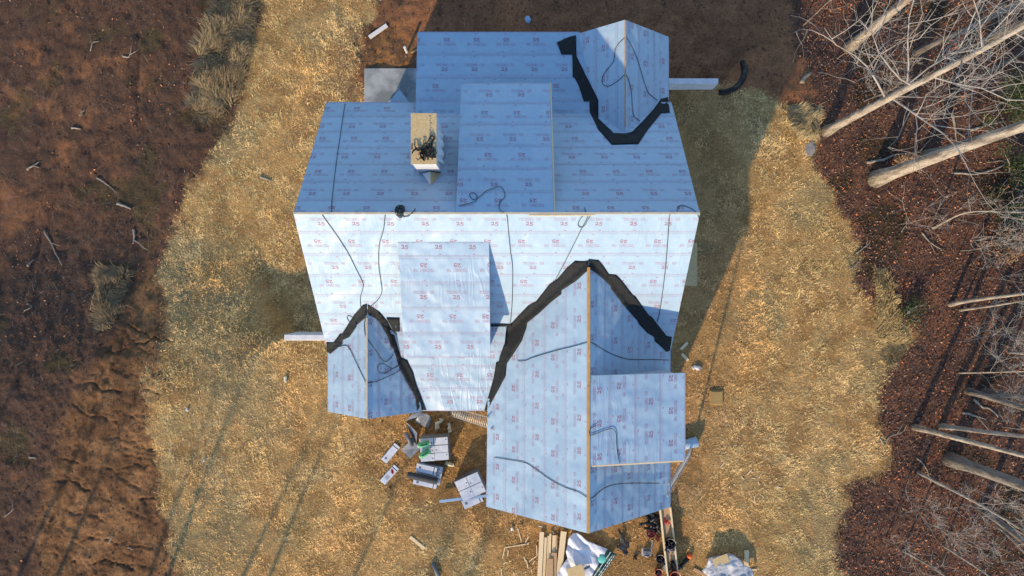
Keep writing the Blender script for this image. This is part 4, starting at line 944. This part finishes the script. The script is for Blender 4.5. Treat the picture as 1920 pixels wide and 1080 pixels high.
tree((1800, 582), (1915, 570), 11, .055, 'straight sapling just below the curved one', 21, 8, 1.6, .3, bend=.4)
tree((1798, 700), (1915, 699), 8, .04, 'thin twiggy sapling in the middle of the right edge', 22, 10, 2.0, .1, bend=.3)
tree((1813, 732), (1915, 762), 20, .13, 'grey trunk above the pair of parallel trunks', 23, 9, 2.6, .5, m='barkd')
tree((1843, 734), (1912, 746), 18, .12, 'slim grey trunk close above the grey trunk pair', 24, 8, 2.2, .5, m='barkd')
tree((1714, 801), (1900, 852), 20, .12, 'long slender trunk, upper left of the thick grey trunk', 25, 9, 2.6, .5)
tree((1763, 799), (1905, 820), 17, .11, 'slender trunk running beside the long slender trunk', 26, 8, 2.2, .5)
tree((1781, 861), (1910, 908), 23, .27, 'thick dark grey trunk at the lower right edge', 27, 10, 3.5, .55, m='barkd')
tree((1722, 885), (1880, 975), 12, .075, 'thin arching sapling below the thick dark trunk', 28, 9, 1.8, .35, bend=.8)
tree((1840, 952), (1915, 1008), 18, .14, 'grey trunk in the lower right corner', 29, 9, 2.6, .4, m='barkd')
tree((1768, 1022), (1845, 1076), 9, .05, 'thin whip near the bottom right corner', 30, 7, 1.4, .3, 2)
tree((1692, 1032), (1760, 1076), 8, .045, 'thin whip at the bottom edge left of the corner', 31, 7, 1.3, .3, 2)
tree((1890, 660), (1918, 664), 10, .06, 'twiggy sapling touching the middle right edge', 32, 12, 2.2, .1)
tree((1870, 985), (1912, 1020), 9, .05, 'bushy bare sapling in the bottom right corner', 33, 12, 2.0, .1)
for i, (x, y, hh, rr_, lab) in enumerate([(-19.7, -22, 12, 0.19, 'fourth tree from the right'), (-17.2, -24, 13, 0.17, 'third tree from the right'), (-28, -23, 14, 0.19, 'leftmost tree but one'), (-25.2, -21, 12, 0.17, 'tree left of the middle'), (-22, -25, 13, 0.19, 'middle tree'), (-31, -20, 14, 0.19, 'leftmost tree'), (-14.8, -22, 11, 0.15, 'second tree from the right'), (-12.0, -24, 11, 0.14, 'rightmost short tree'), (-13.6, -39, 27, .26, 'tallest tree'), (-17.5, -43, 27, .26, 'second tallest tree')]):
    tree(None, None, hh, rr_, lab + ' of the bare row beyond the bottom left edge, casting streaks', 60 + i, 10, 2.4, .45, 2, xy=(x, y), group='trees casting streaks over the left lawn')

for i, (px, py, hh) in enumerate([(1640, 60, 5), (1620, 190, 4), (1700, 200, 5), (1760, 130, 6), (1690, 420, 4), (1800, 470, 5), (1850, 520, 5), (1840, 620, 6), (1790, 640, 5), (1860, 690, 6), (1690, 930, 4), (1800, 905, 5), (1850, 1040, 5), (1740, 980, 4), (1660, 1010, 4), (1880, 800, 5), (1570, 110, 4), (1840, 400, 5)]):
    k = 1.02 + .02 * hh; tree((px, py), (960 + (px - 960) * k, 540 + (py - 540) * k), hh, .028, 'thin twiggy grey sapling growing between the right-hand trunks', 200 + i, 9, 1.3, .12, 2 + i % 2, m='barkd', bend=.5, name='twiggy_sapling', group='twiggy saplings of the wood floor')
# ------------------------------------------------------------------ shrubs, brush
def leafcloud(n, fn, size, cols, rsd):
    """n small leaf quads at positions fn(rng)->(n,3); returns verts, faces, cols"""
    p = fn(rsd, n); nrm = rsd.normal(size=(n, 3)); nrm[:, 2] += .8; nrm /= np.linalg.norm(nrm, axis=1)[:, None]
    t = rsd.normal(size=(n, 3)); t -= nrm * (t * nrm).sum(1)[:, None]; t /= np.linalg.norm(t, axis=1)[:, None]; b = np.cross(nrm, t)
    s = (rsd.uniform(.6, 1.3, n) * size)[:, None]; v = np.stack([p - t * s, p + b * s * .45 + nrm * s * .1, p + t * s, p - b * s * .45 + nrm * s * .1], 1).reshape(-1, 3)
    f = np.arange(n * 4).reshape(n, 4); c = np.array(cols)[rsd.integers(0, len(cols), n)] * rsd.uniform(.7, 1.3, (n, 1))
    return v, f, np.repeat(c, 4, 0)
def shrub(px, rx, rz, n, size, cols, label, seed, name='shrub', cat='shrub'):
    a = G(*px); rsd = np.random.default_rng(seed); e = empty(name, a); tag(e, label, cat, 'shrubs under the bare trees'); rs = random.Random(seed)
    cl = rsd.normal(size=(14, 3)) * np.array([rx * .5, rx * .5, rz * .28]) + np.array([0, 0, rz * .6])
    def fn(r, n):
        k = r.integers(0, 14, n); p = cl[k] + r.normal(size=(n, 3)) * rx * .22; p[:, 2] = np.abs(p[:, 2]) + .05; return p
    v, f, c = leafcloud(n, fn, size, cols, rsd); o = bigmesh('foliage', v, f, c, M['leafc']); o.parent = e
    mb = MB()
    for k in range(14): q_ = Vector(cl[k]); mb.tube([(0, 0, -.1), q_ * .5 + Vector((rs.gauss(0, .1), rs.gauss(0, .1), .1)), q_], [.03, .02, .006], 5)
    mb.build('stems', M['twig'], e)
GRN = [(.035, .055, .015), (.05, .07, .02), (.025, .04, .012), (.08, .085, .025)]; TAN = [(.30, .18, .09), (.36, .24, .13), (.24, .12, .06)]
shrub((1890, 190), 1.1, 1.6, 2600, .06, GRN, 'dark green shrub right of the edge tree crown', 1); shrub((1895, 330), 1.0, 1.4, 2200, .06, GRN, 'dark green shrub below the thickest trunk at right edge', 2); shrub((1900, 400), .9, 1.2, 1600, .06, GRN, 'small green shrub lower on the upper right edge', 3)
shrub((1690, 305), .42, .9, 420, .07, TAN, 'small tan-leaved sapling above the thickest trunk base', 4); shrub((1880, 465), .8, 1.3, 1100, .06, TAN, 'tan-leaved bush at the right edge above the curved sapling', 5)
shrub((1700, 590), .7, .7, 600, .06, GRN, 'low green bush where the grass bulges into the woods', 6)

# dry brush heaps on the left
def blades(p, L_, w, lean, az, cols, rsd, bendf=.5):
    """tapered bent blades: arrays of base points, lengths, widths, lean from vertical, azimuth"""
    n = len(p); d = np.stack([np.cos(az), np.sin(az), 0 * az], 1); up = np.array([0, 0, 1.0]); sdv = np.stack([-np.sin(az), np.cos(az), 0 * az], 1)
    mid = p + (d * np.sin(lean)[:, None] + up * np.cos(lean)[:, None]) * (L_ * .55)[:, None]
    l2 = np.minimum(lean + bendf, 1.9); tip = mid + (d * np.sin(l2)[:, None] + up * np.cos(l2)[:, None]) * (L_ * .45)[:, None]
    h = (w / 2)[:, None] * sdv
    v = np.stack([p - h, p + h, mid + h * .8, mid - h * .8, tip], 1).reshape(-1, 3); b = np.arange(n)[:, None] * 5
    f = np.concatenate([b + np.array([[0, 1, 2]]), b + np.array([[0, 2, 3]]), b + np.array([[3, 2, 4]])], 0)
    return v, f, np.repeat(cols, 5, 0)
def brush(name, poly, n, Lr, cols, label, cat, seed):
    rsd = np.random.default_rng(seed); P = np.array(poly, float); lo, hi = P.min(0), P.max(0); pts = []
    q_ = rsd.uniform(lo, hi, (n * 3, 2)); q_ = q_[poly_sd(q_[:, 0], q_[:, 1], poly) + rsd.normal(0, 5, len(q_)) > 0][:n]
    cen = G(*P.mean(0)); k = (H - cen.z) / F; x = (q_[:, 0] - 960) * k; y = (540 - q_[:, 1]) * k
    z = gzv(x, y) - .02; m = len(x); c = np.array(cols)[rsd.integers(0, len(cols), m)] * rsd.uniform(.7, 1.3, (m, 1)) * (.7 + .6 * fbm(x * 1.5, y * 1.5, 3))[:, None]
    az = fbm(x * .7, y * .7, 3, 6) * 14 + rsd.normal(0, .6, m)
    v, f, cc = blades(np.stack([x, y, z], 1), rsd.uniform(*Lr, m), rsd.uniform(.012, .03, m), rsd.uniform(.2, 1.2, m), az, c, rsd)
    v = v - np.array([cen.x, cen.y, cen.z]); o = bigmesh(name, v, f, cc, M['straw']); o.location = cen
    return tag(o, label, cat)
GRY = [(.30, .22, .13), (.21, .155, .095), (.37, .28, .16), (.19, .165, .08)]
brush('dry_brush', [(415, -20), (480, -20), (475, 60), (455, 110), (448, 150), (430, 190), (405, 222), (375, 222), (362, 195), (375, 140), (372, 90), (395, 40)], 15000, (.35, .75), GRY, 'strip of tall grey dead weeds along the upper left edge of the lawn', 'weeds', 1)
brush('dry_brush', [(178, 505), (215, 500), (240, 520), (238, 560), (222, 600), (208, 620), (195, 590), (172, 560)], 5000, (.3, .6), [(.22, .17, .10), (.16, .12, .07), (.27, .21, .13)], 'clump of tan dead weeds on the dark soil at left', 'weeds', 2)
brush('dry_brush', [(1640, 500), (1660, 505), (1700, 640), (1668, 690), (1640, 640)], 5000, (.15, .35), [(.40, .30, .14), (.3, .22, .09), (.48, .36, .18)], 'tuft of pale tall grass bulging into the woods', 'weeds', 3)
brush('dry_brush', [(1478, 195), (1535, 205), (1538, 265), (1500, 260), (1480, 230)], 4000, (.15, .4), [(.42, .32, .17), (.3, .24, .12), (.5, .4, .23)], 'tuft of pale tall grass at the upper right lawn corner', 'weeds', 4)

# ------------------------------------------------------------------ fallen branches
def stick(pxs, r, label, m='stick', group='fallen branches', up=.04, fork=0):
    path = [G(x, y, up) for x, y in catmull(pxs, 4)]; rs = random.Random(label); path = [p + Vector((rs.gauss(0, .012), rs.gauss(0, .012), abs(rs.gauss(0, .02)))) for p in path]
    n = len(path); mb = MB(); mb.tube(path, [r * (1 - .6 * i / (n - 1)) for i in range(n)], 7)
    for k in range(fork):
        i = rs.randint(n // 3, n - 2); d = (path[i + 1] - path[i]).normalized(); s = Vector((-d.y, d.x, 0)) * rs.choice((-1, 1))
        q_ = [path[i]]
        for _ in range(3): q_.append(q_[-1] + (d * .7 + s * .6 + Vector((rs.gauss(0, .15), rs.gauss(0, .15), .1))) * r * 6)
        mb.tube(q_, [r * .5, r * .4, r * .3, r * .15], 5)
    thing('fallen_branch', mb, M[m], label, 'branch', group, path[0])
for pxs, r, lab, fk in [
    ([(221, 382), (232, 386), (246, 392)], .08, 'pale thick stick on dark soil, left of the lawn edge', 0), ([(251, 430), (252, 443), (250, 457)], .07, 'pale upright stick beside the lawn edge, below the thick one', 1), ([(181, 333), (200, 345), (220, 362)], .04, 'thin grey stick above the pale thick one', 0),
    ([(135, 240), (152, 242)], .06, 'short pale stick on orange soil, upper left', 0), ([(52, 318), (62, 311), (75, 303)], .06, 'forked pale stick near the upper left edge', 2), ([(150, 217), (156, 210), (160, 204)], .05, 'small pale twig just above the short pale stick', 0),
    ([(52, 498), (58, 492), (64, 487)], .07, 'short brown log at the left edge, mid height', 0), ([(83, 432), (100, 465), (117, 498)], .045, 'long dark stick lying at left, mid height', 1), ([(230, 105), (242, 107), (248, 85)], .045, 'twiggy forked branch on the orange scar at upper left', 3),
    ([(170, 95), (175, 80), (186, 78)], .035, 'thin pale twigs left of the orange scar', 3), ([(488, 331), (500, 336), (510, 340)], .06, 'grey stick lying on the lawn left of the house', 0), ([(204, 1019), (212, 1005), (208, 1010)], .03, 'tiny twig on the clay bank, lower left', 1), ([(240, 1026), (250, 1030)], .04, 'pale chip on the clay bank near the bottom', 0), ([(10, 968), (20, 960), (28, 950)], .03, 'thin twig at the far lower left edge', 1), ([(55, 857), (70, 860)], .045, 'pale stick on brush at lower left', 0), ([(45, 583), (60, 575), (50, 570)], .03, 'pale forked twig at the left edge among brush', 3),
    ([(1503, 155), (1510, 145), (1520, 137)], .12, 'pale broken log at the wood edge near the top', 0), ([(1625, 305), (1655, 300), (1680, 290), (1730, 285)], .07, 'long grey limb lying above the thickest trunk base', 2), ([(1785, 215), (1790, 240), (1793, 265)], .07, 'upright dead limb right of the edge tree', 1), ([(1820, 245), (1850, 235), (1880, 229)], .07, 'dead limb lying near the dark green shrub', 1),
    ([(1785, 324), (1830, 326), (1870, 315), (1882, 308), (1878, 302), (1850, 304)], .05, 'looping pale vine below the thickest trunk', 0), ([(1605, 475), (1625, 460), (1632, 452)], .04, 'thin curved twig on leaves at the lawn edge', 1), ([(1728, 437), (1740, 450), (1750, 460), (1770, 470)], .04, 'twig on leaves below the thin whip', 2), ([(1660, 828), (1670, 818), (1692, 810), (1700, 795)], .035, 'thin arched twig right of the lawn corner', 1), ([(1650, 822), (1659, 838)], .035, 'white twig at the lawn corner', 0), ([(1825, 748), (1840, 762), (1858, 768), (1872, 782)], .06, 'bent dead limb between grey trunk and slender trunks', 0), ([(1805, 774), (1830, 780), (1848, 787)], .06, 'short dead limb just above the slender trunks', 1), ([(1718, 858), (1735, 875), (1745, 905)], .035, 'forked twig above the arching sapling', 2),
    ([(1716, 1), (1708, 10), (1720, 12)], .03, 'tiny twig near the top edge', 1), ([(1690, 435), (1700, 420), (1705, 405)], .03, 'twig on leaves left of the thin whip', 2), ([(1610, 490), (1600, 500), (1588, 505)], .03, 'thin twig at the lawn edge on leaves', 1)]:
    stick(pxs, r, lab, fork=min(fk, 1))

# ------------------------------------------------------------------ grass, leaves, litter (nobody could count them)
def scatter(n, seed, lo=(-25, -14.5), hi=(25, 15)):
    r = np.random.default_rng(seed); x = r.uniform(lo[0], hi[0], n); y = r.uniform(lo[1], hi[1], n); return r, x, y
def outside_house(x, y):
    b = np.ones(len(x), bool)
    for x0, x1, y0, y1 in ((-6.9, 5.9, -2.1, 6.9), (-3.4, 5.9, 6.8, 9.6), (-6.9, -3.8, -4.5, -2), (-.7, 5.9, -8.2, -2), (q0.x, -3.4, 6.9, q0.y), (-3.8, -.7, -4.5, -2)):
        b &= ~((x > x0) & (x < x1) & (y > y0) & (y < y1))
    return b
r_, x, y = scatter(1080000, 21, (-25, -18), (25, 17)); ok = outside_house(x, y); x, y = x[ok], y[ok]
z = gzv(x, y); px_, py_, g, w, c, d = masks(x, y, z)
dens = g * (.30 + .70 * sstep(.35, .55, fbm(x * .9, y * .9, 4, 61))) * (.35 + .65 * sstep(.34, .5, fbm(x * 6.5, y * 6.5, 3, 44))) * (1 - .8 * d * sstep(.38, .55, fbm(x * .8, y * .8, 4, 77)))
ok = r_.random(len(x)) < dens; x, y, z, d = x[ok], y[ok], z[ok], d[ok]; px_, py_ = px_[ok], py_[ok]; n = len(x)
tone = fbm(x * .28, y * .28, 3, 14); fine_ = fbm(x * 1.6, y * 1.6, 4, 41)
A = np.array([(.80, .50, .19)]); B = np.array([(.66, .48, .215)]); C2 = np.array([(.54, .30, .11)]); GR = np.array([(.24, .20, .07)])
right = sstep(1330, 1560, px_)
cg = A * (1 - sstep(.42, .62, tone + right * .12)[:, None]) + B * sstep(.42, .62, tone + right * .12)[:, None]
cg = cg * (1 - .8 * d[:, None]) + C2 * .8 * d[:, None]
OLV = np.array([(.52, .40, .17)]); ol = sstep(.47, .62, fbm(x * .33 + 5, y * .2, 4, 123))[:, None] * .65; cg = cg * (1 - ol) + OLV * ol
worn_shade = (sstep(-95, 0, poly_sd(px_ + 70 * (fbm(x, y, 4, 17) - .5), py_, [(1240, 160), (1330, 170), (1345, 420), (1335, 720), (1300, 900), (1240, 900)])) * .75)[:, None]  # browner worn ground, also painted in to warm the greenish house shadow
cg = cg * (1 - worn_shade) + np.array([(.47, .29, .14)]) * worn_shade
gsel = (r_.random(n) < 0.02 + .15 * sstep(.56, .7, fbm(x * .6, y * .6, 3, 88)))[:, None]; cg = np.where(gsel, GR, cg)
cg = cg * (.78 + .4 * sstep(.3, .7, fine_))[:, None] * (.78 + .42 * sstep(.3, .7, fbm(x * 6.5, y * 6.5, 3, 44)))[:, None] * r_.uniform(.72, 1.28, (n, 1))
az = fbm(x * .9, y * .9, 3, 9) * 16 + r_.normal(0, 1.3, n)
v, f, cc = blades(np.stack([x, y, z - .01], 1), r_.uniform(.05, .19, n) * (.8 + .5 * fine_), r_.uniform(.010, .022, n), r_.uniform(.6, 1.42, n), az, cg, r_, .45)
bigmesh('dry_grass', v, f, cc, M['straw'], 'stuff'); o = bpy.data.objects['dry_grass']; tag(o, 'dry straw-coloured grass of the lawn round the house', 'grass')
# leaf litter in the woods, and bits on the bare soil
r_, x, y = scatter(270000, 22, (-27, -17), (28, 17)); ok = outside_house(x, y); x, y = x[ok], y[ok]; z = gzv(x, y); px_, py_, g, w, c, d = masks(x, y, z)
dens = w * .95 + np.clip(1 - w - g - c, 0, 1) * .10 * sstep(.45, .6, fbm(x * .6, y * .6, 3, 51)) + (g > .02) * (g < .6) * .15
ok = r_.random(len(x)) < dens; x, y, z = x[ok], y[ok], z[ok]; n = len(x)
LC = np.array([(.062, .032, .022), (.09, .042, .025), (.14, .06, .03), (.040, .026, .022), (.19, .125, .08), (.27, .095, .035), (.125, .09, .07)])
pr = np.array([.26, .22, .14, .2, .06, .04, .08]); sel = r_.choice(7, n, p=pr)
hot = sstep(.56, .68, fbm(x * .7, y * .7, 3, 99)); sel = np.where((r_.random(n) < hot * .25), 5, sel)
def fn(r, m): return np.stack([x, y, z + r.uniform(.005, .05, m)], 1)
v, f, _ = leafcloud(n, fn, .062, LC, np.random.default_rng(5)); cc = np.repeat(LC[sel] * r_.uniform(1.0, 2.5, (n, 1)), 4, 0)
o = bigmesh('leaf_litter', v, f, cc, M['leafc'], 'stuff'); tag(o, 'brown fallen leaves carpeting the wood floor', 'leaves')
# twigs and stalks on the bare ground and in the woods
r_, x, y = scatter(135000, 23, (-27, -17), (28, 17)); ok = outside_house(x, y); x, y = x[ok], y[ok]; z = gzv(x, y); px_, py_, g, w, c, d = masks(x, y, z)
dens = w * .6 + np.clip(1 - w - g - c, 0, 1) * (.12 + .6 * sstep(.47, .6, fbm(x * .5, y * .5, 3, 71))) * sstep(700, 560, px_) + .03
ok = r_.random(len(x)) < dens; x, y, z = x[ok], y[ok], z[ok]; n = len(x)
TC = np.array([(.15, .11, .095), (.09, .063, .055), (.24, .19, .155), (.13, .065, .048), (.06, .045, .042)])
cg = TC[r_.integers(0, 5, n)] * r_.uniform(.6, 1.3, (n, 1))
v, f, cc = blades(np.stack([x, y, z + .01], 1), r_.gamma(2.2, .09, n) + .05, r_.uniform(.005, .013, n), r_.uniform(1.0, 1.5, n), r_.uniform(0, 6.3, n), cg, r_, .12)
o = bigmesh('twig_litter', v, f, cc, M['straw'], 'stuff'); tag(o, 'thin dead twigs and stalks strewn over soil and woods', 'twigs')
# soil clods
r_, x, y = scatter(60000, 24); ok = outside_house(x, y); x, y = x[ok], y[ok]; z = gzv(x, y); px_, py_, g, w, c, d = masks(x, y, z)
ok = r_.random(len(x)) < np.clip(1 - w - g * (1 - .35 * d), 0, 1) * .6; x, y, z, c = x[ok], y[ok], z[ok], c[ok]; n = len(x)
s = (r_.gamma(2, .012, n) + .012)[:, None, None]; base = np.array([(1, 0, -.3), (-.5, .87, -.3), (-.5, -.87, -.3), (0, 0, .9)])[None] * r_.uniform(.6, 1.3, (n, 4, 1)); a = r_.uniform(0, 6.3, n)
rot = np.stack([np.stack([np.cos(a), -np.sin(a), 0 * a], 1), np.stack([np.sin(a), np.cos(a), 0 * a], 1), np.stack([0 * a, 0 * a, 0 * a + 1], 1)], 1)
v = np.einsum('nij,nkj->nki', rot, base) * s + np.stack([x, y, z + .005], 1)[:, None]; b = np.arange(n)[:, None] * 4
f = np.concatenate([b + np.array([[0, 1, 3]]), b + np.array([[1, 2, 3]]), b + np.array([[2, 0, 3]])], 0)
DC = np.array([(.06, .034, .022), (.10, .052, .028), (.045, .028, .022), (.14, .075, .038)]); cc = np.repeat(DC[r_.integers(0, 4, n)] * r_.uniform(.7, 1.25, (n, 1)), 4, 0)
o = bigmesh('soil_clods', v.reshape(-1, 3), f, cc, M['leafc'], 'stuff'); tag(o, 'reddish soil clods and chips on the bare ground', 'soil')
